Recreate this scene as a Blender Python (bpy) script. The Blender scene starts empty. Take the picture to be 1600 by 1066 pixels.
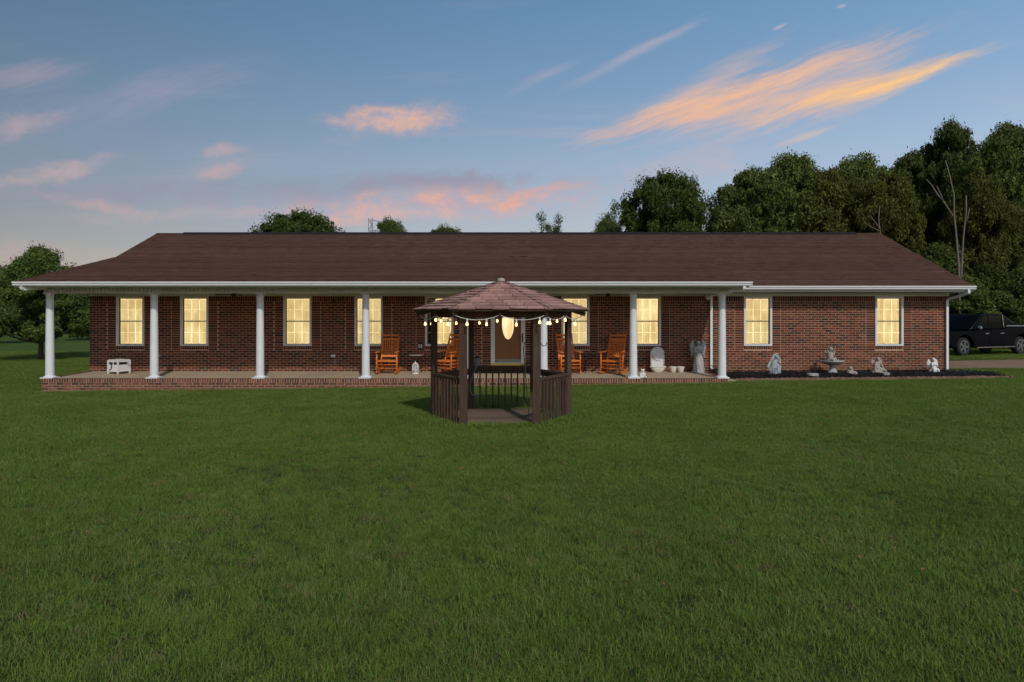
import bpy, bmesh, math, random
import numpy as np
from mathutils import Vector, Matrix, Euler
R = math.radians
PI = math.pi
random.seed(7)
rng = np.random.default_rng(7)
S = bpy.context.scene
C = S.collection

# ------------------------------------------------------------------ camera
CAMZ = 2.0
cam = bpy.data.cameras.new('camera')
cam.lens = 24.0; cam.sensor_width = 36.0; cam.sensor_fit = 'HORIZONTAL'
cam.shift_y = -41.0 / 1600.0
cam.clip_start = 0.05; cam.clip_end = 3000
co = bpy.data.objects.new('camera', cam); C.objects.link(co)
co.location = (0, 0, CAMZ); co.rotation_euler = (R(90), 0, 0)
S.camera = co
F = 1600 * 24 / 36.0
HY = 492.0
def PX(x, Y): return (x - 800) * Y / F           # picture column -> X at depth Y
def PZ(y, Y): return CAMZ + (HY - y) * Y / F     # picture row -> Z at depth Y

# ------------------------------------------------------------------ view, sun, sky
S.view_settings.view_transform = 'Standard'
S.view_settings.look = 'None'
S.view_settings.exposure = 0.0
S.view_settings.gamma = 1.0
S.view_settings.use_curve_mapping = False
S.cycles.use_denoising = True
S.cycles.max_bounces = 5
S.cycles.adaptive_threshold = .03
S.cycles.transparent_max_bounces = 12
S.cycles.sample_clamp_indirect = 4.0

SUN_EL, SUN_AZ = 39.5, -15.7                     # light travels towards +Y, a little towards -X
sl = bpy.data.lights.new('sun', 'SUN'); sl.energy = 2.0; sl.angle = R(1.2); sl.color = (1.0, 0.93, 0.84)
so = bpy.data.objects.new('sun', sl); C.objects.link(so)
dv = Vector((math.sin(R(SUN_AZ)) * math.cos(R(SUN_EL)), math.cos(R(SUN_AZ)) * math.cos(R(SUN_EL)), -math.sin(R(SUN_EL))))
so.rotation_euler = dv.to_track_quat('-Z', 'Y').to_euler()
so.location = (0, -10, 30)

class NT:
    """small helper for node trees"""
    def __init__(s, tree): s.t = tree; s.n = tree.nodes; s.l = tree.links
    def new(s, typ, **kw):
        n = s.n.new(typ)
        for k, v in kw.items(): setattr(n, k, v)
        return n
    def put(s, sock, v):
        if hasattr(v, 'is_output') or isinstance(v, bpy.types.NodeSocket): s.l.new(v, sock)
        else:
            try: sock.default_value = v
            except Exception: sock.default_value = (v, v, v)
    def math(s, op, a, b=None, c=None, clamp=False):
        n = s.new('ShaderNodeMath', operation=op); n.use_clamp = clamp
        for i, v in enumerate((a, b, c)):
            if v is not None: s.put(n.inputs[i], v)
        return n.outputs[0]
    def vmath(s, op, a, b=None):
        n = s.new('ShaderNodeVectorMath', operation=op); s.put(n.inputs[0], a)
        if b is not None: s.put(n.inputs[3] if op == 'SCALE' else n.inputs[1], b)
        return n.outputs['Value'] if op in ('LENGTH', 'DOT_PRODUCT') else n.outputs[0]
    def sstep(s, v, lo, hi):
        n = s.new('ShaderNodeMapRange', interpolation_type='SMOOTHSTEP')
        s.put(n.inputs['Value'], v); n.inputs['From Min'].default_value = lo; n.inputs['From Max'].default_value = hi
        return n.outputs[0]
    def mix(s, f, a, b, mode='MIX'):
        n = s.new('ShaderNodeMix', data_type='RGBA', blend_type=mode)
        s.put(n.inputs[0], f)
        s.put(n.inputs[6], a if not isinstance(a, tuple) else (*a[:3], 1)); s.put(n.inputs[7], b if not isinstance(b, tuple) else (*b[:3], 1))
        return n.outputs[2]
    def noise(s, vec, scale, detail=4, rough=.55, dist=0.0):
        n = s.new('ShaderNodeTexNoise'); s.put(n.inputs['Vector'], vec)
        n.inputs['Scale'].default_value = scale; n.inputs['Detail'].default_value = detail
        n.inputs['Roughness'].default_value = rough; n.inputs['Distortion'].default_value = dist
        return n.outputs['Fac']
    def mapping(s, vec, loc=(0, 0, 0), rot=(0, 0, 0), sc=(1, 1, 1), typ='POINT'):
        n = s.new('ShaderNodeMapping', vector_type=typ); s.put(n.inputs[0], vec)
        n.inputs[1].default_value = loc; n.inputs[2].default_value = rot; n.inputs[3].default_value = sc
        return n.outputs[0]
    def ramp(s, fac, stops, interp='LINEAR'):
        n = s.new('ShaderNodeValToRGB'); s.put(n.inputs[0], fac); cr = n.color_ramp; cr.interpolation = interp
        while len(cr.elements) < len(stops): cr.elements.new(.5)
        for e, (p, c) in zip(cr.elements, stops): e.position = p; e.color = (*c[:3], 1)
        return n.outputs[0]

W = bpy.data.worlds.new('World'); S.world = W; W.use_nodes = True
wt = NT(W.node_tree); wt.n.clear()
W.cycles.sampling_method = 'MANUAL'; W.cycles.sample_map_resolution = 256
SKY_STRENGTH = 0.10
bg = wt.new('ShaderNodeBackground'); bg.inputs[1].default_value = SKY_STRENGTH
wo = wt.new('ShaderNodeOutputWorld'); wt.l.new(bg.outputs[0], wo.inputs[0])
sk = wt.new('ShaderNodeTexSky', sky_type='NISHITA'); sk.sun_disc = False
sk.sun_elevation = R(SUN_EL); sk.sun_rotation = R(180 + SUN_AZ)
sk.altitude = 200; sk.air_density = 1.0; sk.dust_density = 0.6; sk.ozone_density = 2.0
tc = wt.new('ShaderNodeTexCoord').outputs['Generated']
sp = wt.new('ShaderNodeSeparateXYZ'); wt.l.new(tc, sp.inputs[0])
dx, dy, dz = sp.outputs
elev = wt.math('MAXIMUM', dz, 0.0)
# evening tint: the same all round the horizon, by height only
tint = wt.ramp(elev, [(0.0, (.88, .66, .60)), (.12, (1.03, .79, .70)), (.22, (1.15, .98, .87)), (.41, (.96, 1.14, 1.08)), (1.0, (.9, 1.08, 1.03))])
skyc = wt.mix(1.0, sk.outputs[0], tint, 'MULTIPLY')
# the evening side of the sky (towards +X) is brighter than the other
dxp = wt.math('MAXIMUM', dx, 0.0)
az = wt.math('ADD', wt.math('ADD', 1.0, wt.math('MULTIPLY', dx, .55)), wt.math('MULTIPLY', wt.math('MULTIPLY', dxp, dxp), .45))
skyc = wt.vmath('SCALE', skyc, az)
# gnomonic coordinates of the half of the sky the camera faces
yy = wt.math('MAXIMUM', dy, 0.08)
u = wt.math('DIVIDE', dx, yy); v = wt.math('DIVIDE', dz, yy)
cb = wt.new('ShaderNodeCombineXYZ'); wt.l.new(u, cb.inputs[0]); wt.l.new(v, cb.inputs[1])
uv = cb.outputs[0]
front = wt.sstep(dy, 0.08, 0.25)
warp = wt.new('ShaderNodeTexNoise'); wt.put(warp.inputs['Vector'], uv); warp.inputs['Scale'].default_value = 5.0; warp.inputs['Detail'].default_value = 5
wv = wt.vmath('SCALE', wt.vmath('SUBTRACT', warp.outputs['Color'], (.5, .5, .5)), .07)
uvw = wt.vmath('ADD', uv, wv)
K = 1.0 / SKY_STRENGTH
def lin(r, g, b):
    f = lambda c: (c / 255 / 12.92) if c <= 10 else ((c / 255 + .055) / 1.055) ** 2.4
    return (f(r), f(g), f(b))
uvs = wt.vmath('ADD', uv, wt.vmath('SCALE', wv, .40))
rot18 = wt.mapping(wt.mapping(uvs, (0, 0, 0), (0, 0, -R(18.5))), (0, 0, 0), (0, 0, 0), (1, 6.5, 1), 'POINT')
N_STREAK = wt.math('ADD', wt.math('MULTIPLY', wt.noise(rot18, 6.0, 8, .62, .25), .6), wt.math('MULTIPLY', wt.noise(wt.mapping(wt.mapping(uvs, (0, 0, 0), (0, 0, -R(20))), (1.7, .3, 0), (0, 0, 0), (1, 12, 1), 'POINT'), 9.0, 7, .68, .15), .4))
N_PUFF = wt.noise(wt.mapping(uvw, (3.1, 0, 0), (0, 0, -R(5)), (1, 1.9, 1), 'POINT'), 15.0, 9, .68, .2)
def cloud(skyin, cx, cy, ang, rx, ry, amt, col, streak=1.0, nsc=14.0, edge=.75, col2=None):
    """a cloud lying in direction of picture point (cx, cy), its long axis at ang"""
    m = wt.mapping(uvs if streak > .95 else uvw, ((cx - 800) / F, (HY - cy) / F, 0), (0, 0, R(ang)), (rx / F, ry / F, 1), 'TEXTURE')
    d = wt.vmath('LENGTH', m)
    n1 = N_STREAK if streak > .95 else N_PUFF
    val = wt.math('ADD', wt.math('SUBTRACT', 1.22, d), wt.math('MULTIPLY', wt.math('SUBTRACT', n1, .5), 3.4))
    den = wt.sstep(val, -.05, 1.55)
    body = wt.sstep(d, 1.45, .45)
    den = wt.math('MULTIPLY', wt.math('MULTIPLY', den, body), wt.math('MULTIPLY', front, amt))
    c = tuple(K * q for q in lin(*col))
    if col2:
        c2 = tuple(K * q for q in lin(*col2))
        c = wt.mix(wt.sstep(n1, .65, .38), c, c2)
    return wt.mix(den, skyin, c)
PINK, PEACH, ORNG, GOLD, GREY = (226, 172, 158), (240, 182, 150), (249, 192, 146), (255, 206, 136), (128, 130, 152)
sky = skyc
for a in [
    (560, 297, 1, 420, 30, .46, GREY, .9, 9),
    (150, 300, 0, 220, 22, .40, GREY, .9, 9),
    (250, 215, 5, 200, 30, .22, (120, 140, 175), .8, 8),
    (1090, 262, 6, 130, 34, .38, (205, 180, 180), .6, 10),
    (240, 145, 14, 190, 40, .42, (172, 160, 186), 1.0, 10),
    (200, 300, -2, 330, 26, .40, (166, 158, 178), .8, 9),
    (330, 330, 1, 330, 14, .38, (196, 172, 176), .8, 9),
    (60, 405, 0, 300, 40, .40, (192, 172, 168), .8, 9),
    (30, 118, 8, 130, 28, .38, (196, 166, 176), 1.0, 12),
    (20, 190, 14, 110, 28, .42, (212, 176, 172), .8, 14),
    (90, 264, 8, 115, 22, .48, (216, 180, 170), .8, 16),
    (160, 316, -10, 110, 13, .5, (212, 172, 166), .8, 13),
    (350, 268, 16, 80, 15, .5, (215, 172, 165), .8, 13),
    (345, 243, 12, 60, 12, .42, (215, 176, 168), .8, 13),
    (640, 312, 2, 430, 46, .34, (188, 170, 182), .8, 9),
    (700, 322, 3, 280, 30, .80, (238, 178, 152), .35, 15, .7, (196, 166, 174)),
    (560, 340, 2, 170, 14, .5, (226, 180, 168), .6, 13),
    (845, 303, 12, 90, 12, .55, (228, 168, 150), .8, 12),
    (700, 290, 2, 190, 18, .36, (146, 138, 155), .6, 10),
    (612, 190, 4, 122, 31, .90, PEACH, .25, 17, .7, (222, 182, 176)),
    (850, 118, 24, 80, 12, .35, (196, 178, 190), 1.2, 12),
    (1010, 72, 27, 150, 11, .42, (205, 185, 190), 1.5, 12),
    (1260, 214, 15, 60, 8, .6, (228, 192, 172), 1.0, 14),
    (1000, 192, 20, 110, 20, .6, (228, 184, 166), 1.3, 12),
    (1100, 130, 29, 170, 24, .60, (222, 184, 170), 1.4, 12),
    (1170, 138, 18.5, 310, 27, .95, ORNG, 1.5, 12, .7, (236, 184, 150)),
    (1230, 150, 18, 300, 58, .42, (226, 188, 172), 1.2, 12),
    (1090, 178, 12, 170, 26, .80, (240, 186, 150), 1.4, 12),
    (1290, 152, 17, 160, 34, .80, (246, 192, 146), 1.4, 12),
    (1370, 137, 18.5, 190, 21, .98, GOLD, 1.6, 11, .6, (252, 192, 132)),
    (1217, 33, 20, 14, 4, .5, (215, 200, 200), .6, 20),
    (1310, 13, 12, 12, 4, .5, (215, 200, 200), .6, 20),
]:
    sky = cloud(sky, *a)
# faint high cirrus over the rest of the dome
pl = wt.new('ShaderNodeCombineXYZ'); den = wt.math('ADD', wt.math('MAXIMUM', dz, 0.0), .18)
wt.l.new(wt.math('DIVIDE', dx, den), pl.inputs[0]); wt.l.new(wt.math('DIVIDE', dy, den), pl.inputs[1])
cir = wt.noise(wt.mapping(pl.outputs[0], (0, 0, 0), (0, 0, R(25)), (1, 3.5, 1)), .9, 6, .6, .4)
cirf = wt.math('MULTIPLY', wt.sstep(cir, .52, .80), .35)
cirf = wt.math('MULTIPLY', cirf, wt.sstep(dz, 0.0, .06))
sky = wt.mix(cirf, sky, tuple(K * q for q in lin(205, 178, 182)))
wt.l.new(sky, bg.inputs[0])

# ------------------------------------------------------------------ materials
def pmat(name, base, rough=.6, var=.18, nscale=6.0, bump=.15, bscale=60.0, metal=0.0, spec=.4, attr=0.0, stretch=(1, 1, 1),
         dark=None, darkscale=2.0, darkamt=.0, emis=None, emis_s=0.0, ramp=None, coat=0.0, objrand=0.0, island=False):
    m = bpy.data.materials.new(name); m.use_nodes = True
    t = NT(m.node_tree); b = t.n['Principled BSDF']
    oc = t.new('ShaderNodeTexCoord').outputs['Object']
    vec = t.mapping(oc, sc=stretch)
    n = t.noise(vec, nscale, 5, .6)
    f = t.math('ADD', 1.0 - var, t.math('MULTIPLY', n, 2 * var))
    col = (*base, 1)
    if ramp:
        a = t.new('ShaderNodeAttribute', attribute_name='var').outputs['Fac']
        col = t.ramp(a, ramp, 'LINEAR')
    if attr:
        a = t.new('ShaderNodeAttribute', attribute_name='var').outputs['Fac']
        f = t.math('MULTIPLY', f, t.math('ADD', 1.0 - attr, t.math('MULTIPLY', a, 2 * attr)))
    if objrand:
        a = t.new('ShaderNodeObjectInfo').outputs['Random']
        f = t.math('MULTIPLY', f, t.math('ADD', 1.0 - objrand, t.math('MULTIPLY', a, 2 * objrand)))
    cc = t.new('ShaderNodeCombineXYZ')
    for i in range(3): t.l.new(f, cc.inputs[i])
    out = t.mix(1.0, col, cc.outputs[0], 'MULTIPLY')
    if dark is not None:
        d = t.noise(vec, darkscale, 4, .6, .3)
        out = t.mix(t.math('MULTIPLY', t.sstep(d, .48, .68), darkamt), out, dark)
    t.l.new(out, b.inputs['Base Color'])
    b.inputs['Roughness'].default_value = rough; b.inputs['Metallic'].default_value = metal
    b.inputs['Specular IOR Level'].default_value = spec
    if coat: b.inputs['Coat Weight'].default_value = coat; b.inputs['Coat Roughness'].default_value = .05
    if emis: b.inputs['Emission Color'].default_value = (*emis, 1); b.inputs['Emission Strength'].default_value = emis_s
    if bump:
        bn = t.new('ShaderNodeBump'); bn.inputs['Strength'].default_value = bump; bn.inputs['Distance'].default_value = .01
        t.l.new(t.noise(vec, bscale, 4, .6), bn.inputs['Height']); t.l.new(bn.outputs[0], b.inputs['Normal'])
    return m

M = {}
BR = [(0.0, (.035, .020, .018)), (.15, (.050, .020, .016)), (.45, (.100, .024, .014)), (.75, (.142, .035, .019)), (1.0, (.200, .060, .032))]
def brick_mat(name, ramp, stain):
    m = pmat(name, (.1, .04, .03), .85, .22, 9, .35, 90, ramp=ramp, spec=.2)
    t = NT(m.node_tree); b = t.n['Principled BSDF']
    src = b.inputs['Base Color'].links[0].from_socket
    pos = t.new('ShaderNodeNewGeometry').outputs['Position']
    s3 = t.new('ShaderNodeSeparateXYZ'); t.l.new(pos, s3.inputs[0])
    n = t.noise(pos, .9, 5, .6); n2 = t.noise(pos, 7, 4, .6)
    # clay splashed up from the ground onto the lowest courses
    h = t.math('ADD', s3.outputs[2], t.math('MULTIPLY', t.math('ADD', n, t.math('MULTIPLY', n2, .4)), -1.0))
    f = t.math('MULTIPLY', t.sstep(h, stain + .32, stain - .35), .62)
    if name == 'brick': f = t.math('MULTIPLY', f, t.sstep(s3.outputs[0], 6.25, 6.3))   # only where the wall meets soil
    t.l.new(t.mix(f, src, (.23, .105, .055)), b.inputs['Base Color'])
    return m
M['brick'] = brick_mat('brick', BR, -.38)
M['brick_porch'] = brick_mat('brick_porch', [(0, (.07, .045, .042)), (.3, (.13, .058, .042)), (.7, (.19, .075, .05)), (1, (.25, .115, .075))], -.85)
M['mortar'] = pmat('mortar', (.54, .385, .26), .95, .2, 12, .4, 80)
def mat_brick_tex():
    m = bpy.data.materials.new('brick_side'); m.use_nodes = True; t = NT(m.node_tree); b = t.n['Principled BSDF']
    oc = t.new('ShaderNodeTexCoord').outputs['Object']
    sw = t.new('ShaderNodeSeparateXYZ'); t.l.new(oc, sw.inputs[0]); cx = t.new('ShaderNodeCombineXYZ')
    t.l.new(t.math('ADD', sw.outputs[0], sw.outputs[1]), cx.inputs[0]); t.l.new(sw.outputs[2], cx.inputs[1])
    bt = t.new('ShaderNodeTexBrick'); t.l.new(cx.outputs[0], bt.inputs[0])
    bt.inputs['Color1'].default_value = (.10, .034, .023, 1); bt.inputs['Color2'].default_value = (.15, .05, .03, 1); bt.inputs['Mortar'].default_value = (.4, .31, .235, 1)
    bt.inputs['Scale'].default_value = 1; bt.inputs['Mortar Size'].default_value = .006; bt.inputs['Brick Width'].default_value = .22; bt.inputs['Row Height'].default_value = .075
    t.l.new(bt.outputs[0], b.inputs['Base Color']); b.inputs['Roughness'].default_value = .9
    return m
M['brick_side'] = mat_brick_tex()
M['white'] = pmat('white_vinyl', (.72, .72, .71), .45, .06, 3, .04, 30)
M['column'] = pmat('white_column_paint', (.74, .74, .75), .5, .07, 4, .05, 25, dark=(.5, .48, .45), darkscale=3, darkamt=.25)
M['trim'] = pmat('white_window_trim', (.70, .70, .70), .45, .07, 6, .04, 40)
M['vinyl'] = pmat('grey_white_vinyl', (.62, .62, .60), .5, .08, 3, .04, 30)
M['ceiling'] = pmat('porch_ceiling_paint', (.66, .64, .56), .6, .08, 2, .05, 30)
M['shingle'] = pmat('roof_shingle', (.096, .048, .033), .92, .08, 3, .5, 180, attr=.34, spec=.1, dark=(.066, .036, .027), darkscale=.35, darkamt=.3)
M['gshingle'] = pmat('weathered_shingle', (.40, .225, .185), .92, .28, 5, .5, 160, objrand=.24, spec=.15, dark=(.21, .125, .105), darkscale=3, darkamt=.5)
M['gcap'] = pmat('hip_cap_shingle', (.12, .066, .056), .92, .28, 6, .5, 160, objrand=.2, spec=.15)
M['concrete'] = pmat('porch_concrete', (.42, .32, .215), .85, .16, 1.3, .25, 60, dark=(.30, .235, .18), darkscale=.8, darkamt=.5)
M['wood'] = pmat('weathered_dark_wood', (.080, .047, .032), .85, .38, 5, .5, 30, stretch=(6, 6, .7), objrand=.18, dark=(.105, .082, .066), darkscale=3, darkamt=.45, spec=.2)
M['deck'] = pmat('weathered_deck_board', (.17, .115, .085), .9, .35, 5, .5, 30, stretch=(.8, 8, 8), objrand=.22, dark=(.07, .05, .04), darkscale=2, darkamt=.6, spec=.15)
M['orange'] = pmat('orange_stained_wood', (.72, .185, .024), .42, .22, 6, .15, 30, stretch=(5, 5, .8), objrand=.10)
M['weave'] = pmat('woven_seat', (.52, .17, .04), .7, .3, 60, .5, 120)
M['dark_metal'] = pmat('black_iron', (.025, .024, .024), .5, .2, 10, .1, 60, metal=.3)
M['bronze'] = pmat('bronze_sash', (.075, .066, .052), .5, .15, 10, .05, 60)
M['stone'] = pmat('grey_cast_stone', (.42, .41, .39), .9, .28, 9, .5, 70, dark=(.20, .20, .20), darkscale=9, darkamt=.55)
M['stone_blue'] = pmat('blue_grey_cast_stone', (.40, .43, .45), .88, .3, 9, .5, 70, dark=(.13, .16, .19), darkscale=10, darkamt=.7)
M['stone_tan'] = pmat('tan_cast_stone', (.38, .335, .285), .9, .25, 9, .5, 70, dark=(.2, .175, .15), darkscale=9, darkamt=.5)
M['plaster'] = pmat('white_plaster', (.72, .70, .68), .75, .1, 10, .3, 60, dark=(.55, .54, .54), darkscale=14, darkamt=.35)
M['glaze'] = pmat('white_glaze', (.68, .64, .58), .5, .1, 6, .1, 40)
M['marble'] = pmat('speckled_tabletop', (.42, .38, .34), .5, .35, 30, .05, 60)
M['doorwood'] = pmat('stained_door_wood', (.25, .105, .035), .45, .35, 5, .15, 30, stretch=(7, 7, .7))
M['brass'] = pmat('brass', (.5, .42, .22), .4, .1, 5, .05, 40, metal=.7)
M['yellow'] = pmat('yellow_paint', (.48, .36, .05), .6, .15, 8, .1, 40)
M['mulch'] = pmat('black_mulch', (.012, .010, .009), .95, .4, 12, .8, 40, attr=.5)
M['edging'] = pmat('red_concrete_edging', (.21, .115, .08), .95, .25, 9, .5, 60, objrand=.2)
M['plastic_grey'] = pmat('grey_plastic', (.22, .25, .27), .5, .1, 8, .05, 40)
M['darkglass'] = pmat('dark_glass', (.004, .005, .007), .08, .05, 3, 0, 30, spec=.22)
M['soil'] = pmat('bare_soil', (.20, .13, .075), .95, .3, 5, .6, 40)

def mat_glass():
    m = bpy.data.materials.new('window_glass'); m.use_nodes = True; t = NT(m.node_tree); t.n.clear()
    o = t.new('ShaderNodeOutputMaterial'); g = t.new('ShaderNodeBsdfGlossy'); g.inputs['Roughness'].default_value = .02
    tr = t.new('ShaderNodeBsdfTransparent'); tr.inputs[0].default_value = (.60, .59, .555, 1); mx = t.new('ShaderNodeMixShader'); fr = t.new('ShaderNodeFresnel'); fr.inputs[0].default_value = 1.5
    bn = t.new('ShaderNodeBump'); bn.inputs['Strength'].default_value = .06; bn.inputs['Distance'].default_value = .02
    t.l.new(t.noise(t.new('ShaderNodeTexCoord').outputs['Object'], 3, 2), bn.inputs['Height']); t.l.new(bn.outputs[0], g.inputs['Normal'])
    t.l.new(fr.outputs[0], mx.inputs[0]); t.l.new(tr.outputs[0], mx.inputs[1]); t.l.new(g.outputs[0], mx.inputs[2]); t.l.new(mx.outputs[0], o.inputs[0])
    return m
M['glass'] = mat_glass()
def mat_curtain(name, folds, slat, seed, strength=.78):
    """lit window seen through a drawn curtain / blind"""
    m = bpy.data.materials.new(name); m.use_nodes = True; t = NT(m.node_tree); t.n.clear()
    o = t.new('ShaderNodeOutputMaterial'); e = t.new('ShaderNodeEmission'); d = t.new('ShaderNodeBsdfDiffuse'); a = t.new('ShaderNodeAddShader')
    oc = t.new('ShaderNodeTexCoord').outputs['Object']
    oi = t.new('ShaderNodeObjectInfo').outputs['Random']
    off = t.new('ShaderNodeCombineXYZ'); t.l.new(t.math('MULTIPLY', oi, 40), off.inputs[0])
    vec = t.vmath('ADD', oc, off.outputs[0])
    n1 = t.noise(t.mapping(vec, (seed, 0, 0), sc=(folds, 0, .25)), 2.2, 4, .6)
    n2 = t.noise(t.mapping(vec, (seed, 0, 0), sc=(1, 0, 1)), 1.3, 3)
    s3 = t.new('ShaderNodeSeparateXYZ'); t.l.new(oc, s3.inputs[0])
    sl_ = t.math('SINE', t.math('MULTIPLY', s3.outputs[2], 2 * PI / .05))
    f = t.math('ADD', .50, t.math('MULTIPLY', n1, .74)); f = t.math('ADD', f, t.math('MULTIPLY', sl_, slat)); f = t.math('ADD', f, t.math('MULTIPLY', t.math('SUBTRACT', n2, .5), .85))
    col = t.mix(t.sstep(f, .6, 1.15), (.60, .43, .185), (.80, .655, .36))
    t.l.new(col, e.inputs[0]); t.l.new(t.math('MULTIPLY', t.math('MULTIPLY', t.math('ADD', .45, t.math('MULTIPLY', f, .6)), t.math('ADD', .90, t.math('MULTIPLY', oi, .28))), strength * 1.2), e.inputs[1])
    d.inputs[0].default_value = (.35, .28, .18, 1)
    t.l.new(e.outputs[0], a.inputs[0]); t.l.new(d.outputs[0], a.inputs[1]); t.l.new(a.outputs[0], o.inputs[0])
    return m
M['curtain'] = mat_curtain('lit_curtain', 5.0, .02, 0.0, 2.45)
M['blind'] = mat_curtain('lit_blind', 1.5, .05, 3.3, 2.35)
M['oval'] = mat_curtain('lit_oval_glass', 3.0, .0, 1.9, 1.25)
M['curtain_wing'] = mat_curtain('lit_sheer', 4.0, .01, 7.1, 2.6)
def mat_muntin():
    m = bpy.data.materials.new('translucent_muntin'); m.use_nodes = True; t = NT(m.node_tree); t.n.clear()
    o = t.new('ShaderNodeOutputMaterial'); d = t.new('ShaderNodeBsdfDiffuse'); tr = t.new('ShaderNodeBsdfTranslucent'); mx = t.new('ShaderNodeMixShader'); mx.inputs[0].default_value = .95
    d.inputs[0].default_value = (.85, .78, .62, 1); tr.inputs[0].default_value = (.98, .97, .94, 1)
    t.l.new(d.outputs[0], mx.inputs[1]); t.l.new(tr.outputs[0], mx.inputs[2]); t.l.new(mx.outputs[0], o.inputs[0])
    return m
M['muntin'] = mat_muntin()
def mat_bulb():
    m = bpy.data.materials.new('lit_bulb'); m.use_nodes = True; t = NT(m.node_tree); t.n.clear()
    o = t.new('ShaderNodeOutputMaterial'); e = t.new('ShaderNodeEmission'); e.inputs[0].default_value = (1.0, .56, .17, 1)
    lw = t.new('ShaderNodeLayerWeight'); lw.inputs[0].default_value = .5
    n = t.noise(t.new('ShaderNodeTexCoord').outputs['Object'], 30, 2)
    t.l.new(t.math('ADD', 6.0, t.math('MULTIPLY', n, 4.0)), e.inputs[1])
    t.l.new(e.outputs[0], o.inputs[0])
    return m
M['bulb'] = mat_bulb()
def mat_leaf(name, c0, c1, c2, trans=.25):
    m = bpy.data.materials.new(name); m.use_nodes = True; t = NT(m.node_tree); t.n.clear()
    o = t.new('ShaderNodeOutputMaterial'); d = t.new('ShaderNodeBsdfPrincipled'); tr = t.new('ShaderNodeBsdfTranslucent'); mx = t.new('ShaderNodeMixShader'); mx.inputs[0].default_value = trans
    a = t.new('ShaderNodeAttribute', attribute_name='var').outputs['Fac']
    pos = t.new('ShaderNodeTexCoord').outputs['Object']
    n = t.noise(pos, .55, 3)
    f = t.math('ADD', t.math('MULTIPLY', a, .6), t.math('MULTIPLY', t.math('SUBTRACT', n, .3), .9), clamp=True)
    col = t.ramp(f, [(0, c0), (.5, c1), (1, c2)])
    col = t.vmath('SCALE', col, t.math('ADD', .78, t.math('MULTIPLY', t.new('ShaderNodeObjectInfo').outputs['Random'], .5)))
    t.l.new(col, d.inputs['Base Color']); t.l.new(col, tr.inputs[0]); d.inputs['Roughness'].default_value = .6; d.inputs['Specular IOR Level'].default_value = .08
    t.l.new(d.outputs[0], mx.inputs[1]); t.l.new(tr.outputs[0], mx.inputs[2]); t.l.new(mx.outputs[0], o.inputs[0])
    return m
M['leaf'] = mat_leaf('green_leaves', (.040, .070, .014), (.080, .120, .026), (.190, .208, .056))
M['leaf_dark'] = mat_leaf('dark_green_leaves', (.040, .062, .014), (.084, .112, .027), (.220, .222, .066))
M['leaf_olive'] = mat_leaf('olive_leaves', (.048, .058, .012), (.100, .108, .024), (.225, .190, .048))
M['leaf_pale'] = mat_leaf('pale_green_leaves', (.05, .075, .03), (.085, .11, .045), (.13, .15, .07))
M['fallen'] = mat_leaf('fallen_leaf', (.16, .075, .03), (.26, .14, .05), (.34, .24, .09), .1)
M['bark'] = pmat('bark', (.060, .048, .038), .95, .4, 4, .8, 20, stretch=(4, 4, .8))
M['snag'] = pmat('bare_grey_wood', (.17, .135, .115), .9, .35, 4, .5, 20, stretch=(4, 4, .5))
def mat_grass(name, stops):
    m = bpy.data.materials.new(name); m.use_nodes = True; t = NT(m.node_tree); t.n.clear()
    o = t.new('ShaderNodeOutputMaterial'); d = t.new('ShaderNodeBsdfPrincipled'); tr = t.new('ShaderNodeBsdfTranslucent'); mx = t.new('ShaderNodeMixShader'); mx.inputs[0].default_value = .25
    a = t.new('ShaderNodeAttribute', attribute_name='var').outputs['Fac']
    pos = t.new('ShaderNodeNewGeometry').outputs['Position']
    n = t.noise(pos, .55, 5, .65); n2 = t.noise(pos, 6.0, 3, .6)
    f = t.math('ADD', t.math('MULTIPLY', a, .55), t.math('ADD', t.math('MULTIPLY', t.math('SUBTRACT', n, .5), .9), t.math('MULTIPLY', t.math('SUBTRACT', n2, .5), .55)))
    f = t.math('ADD', f, .22, clamp=True)
    col = t.ramp(f, stops)
    t.l.new(col, d.inputs['Base Color']); t.l.new(col, tr.inputs[0]); d.inputs['Roughness'].default_value = .7; d.inputs['Specular IOR Level'].default_value = .05
    t.l.new(d.outputs[0], mx.inputs[1]); t.l.new(tr.outputs[0], mx.inputs[2]); t.l.new(mx.outputs[0], o.inputs[0])
    return m
M['grass'] = mat_grass('lawn_grass', [(0, (.092, .115, .024)), (.35, (.130, .200, .034)), (.7, (.178, .262, .048)), (1, (.28, .30, .085))])
M['grass_dry'] = mat_grass('dry_grass', [(0, (.16, .14, .05)), (.5, (.23, .20, .075)), (1, (.30, .255, .11))])
def mat_ground(name='field_grass', stops=None):
    m = bpy.data.materials.new(name); m.use_nodes = True; t = NT(m.node_tree); b = t.n['Principled BSDF']
    pos = t.new('ShaderNodeNewGeometry').outputs['Position']
    n = t.noise(pos, .9, 5, .6); n2 = t.noise(pos, 7, 5, .65); n3 = t.noise(pos, .06, 3)
    f = t.math('ADD', t.math('MULTIPLY', n, .5), t.math('MULTIPLY', n2, .5))
    col = t.ramp(f, stops or [(.25, (.042, .056, .016)), (.5, (.066, .106, .021)), (.75, (.094, .132, .030))])
    if stops is None: col = t.mix(t.math('MULTIPLY', t.sstep(n3, .45, .7), .35), col, (.15, .16, .055))
    t.l.new(col, b.inputs['Base Color']); b.inputs['Roughness'].default_value = .95; b.inputs['Specular IOR Level'].default_value = .1
    bn = t.new('ShaderNodeBump'); bn.inputs['Strength'].default_value = .9; bn.inputs['Distance'].default_value = .04
    t.l.new(t.noise(pos, 22, 5, .7), bn.inputs['Height']); t.l.new(bn.outputs[0], b.inputs['Normal'])
    return m
M['ground'] = mat_ground()
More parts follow.
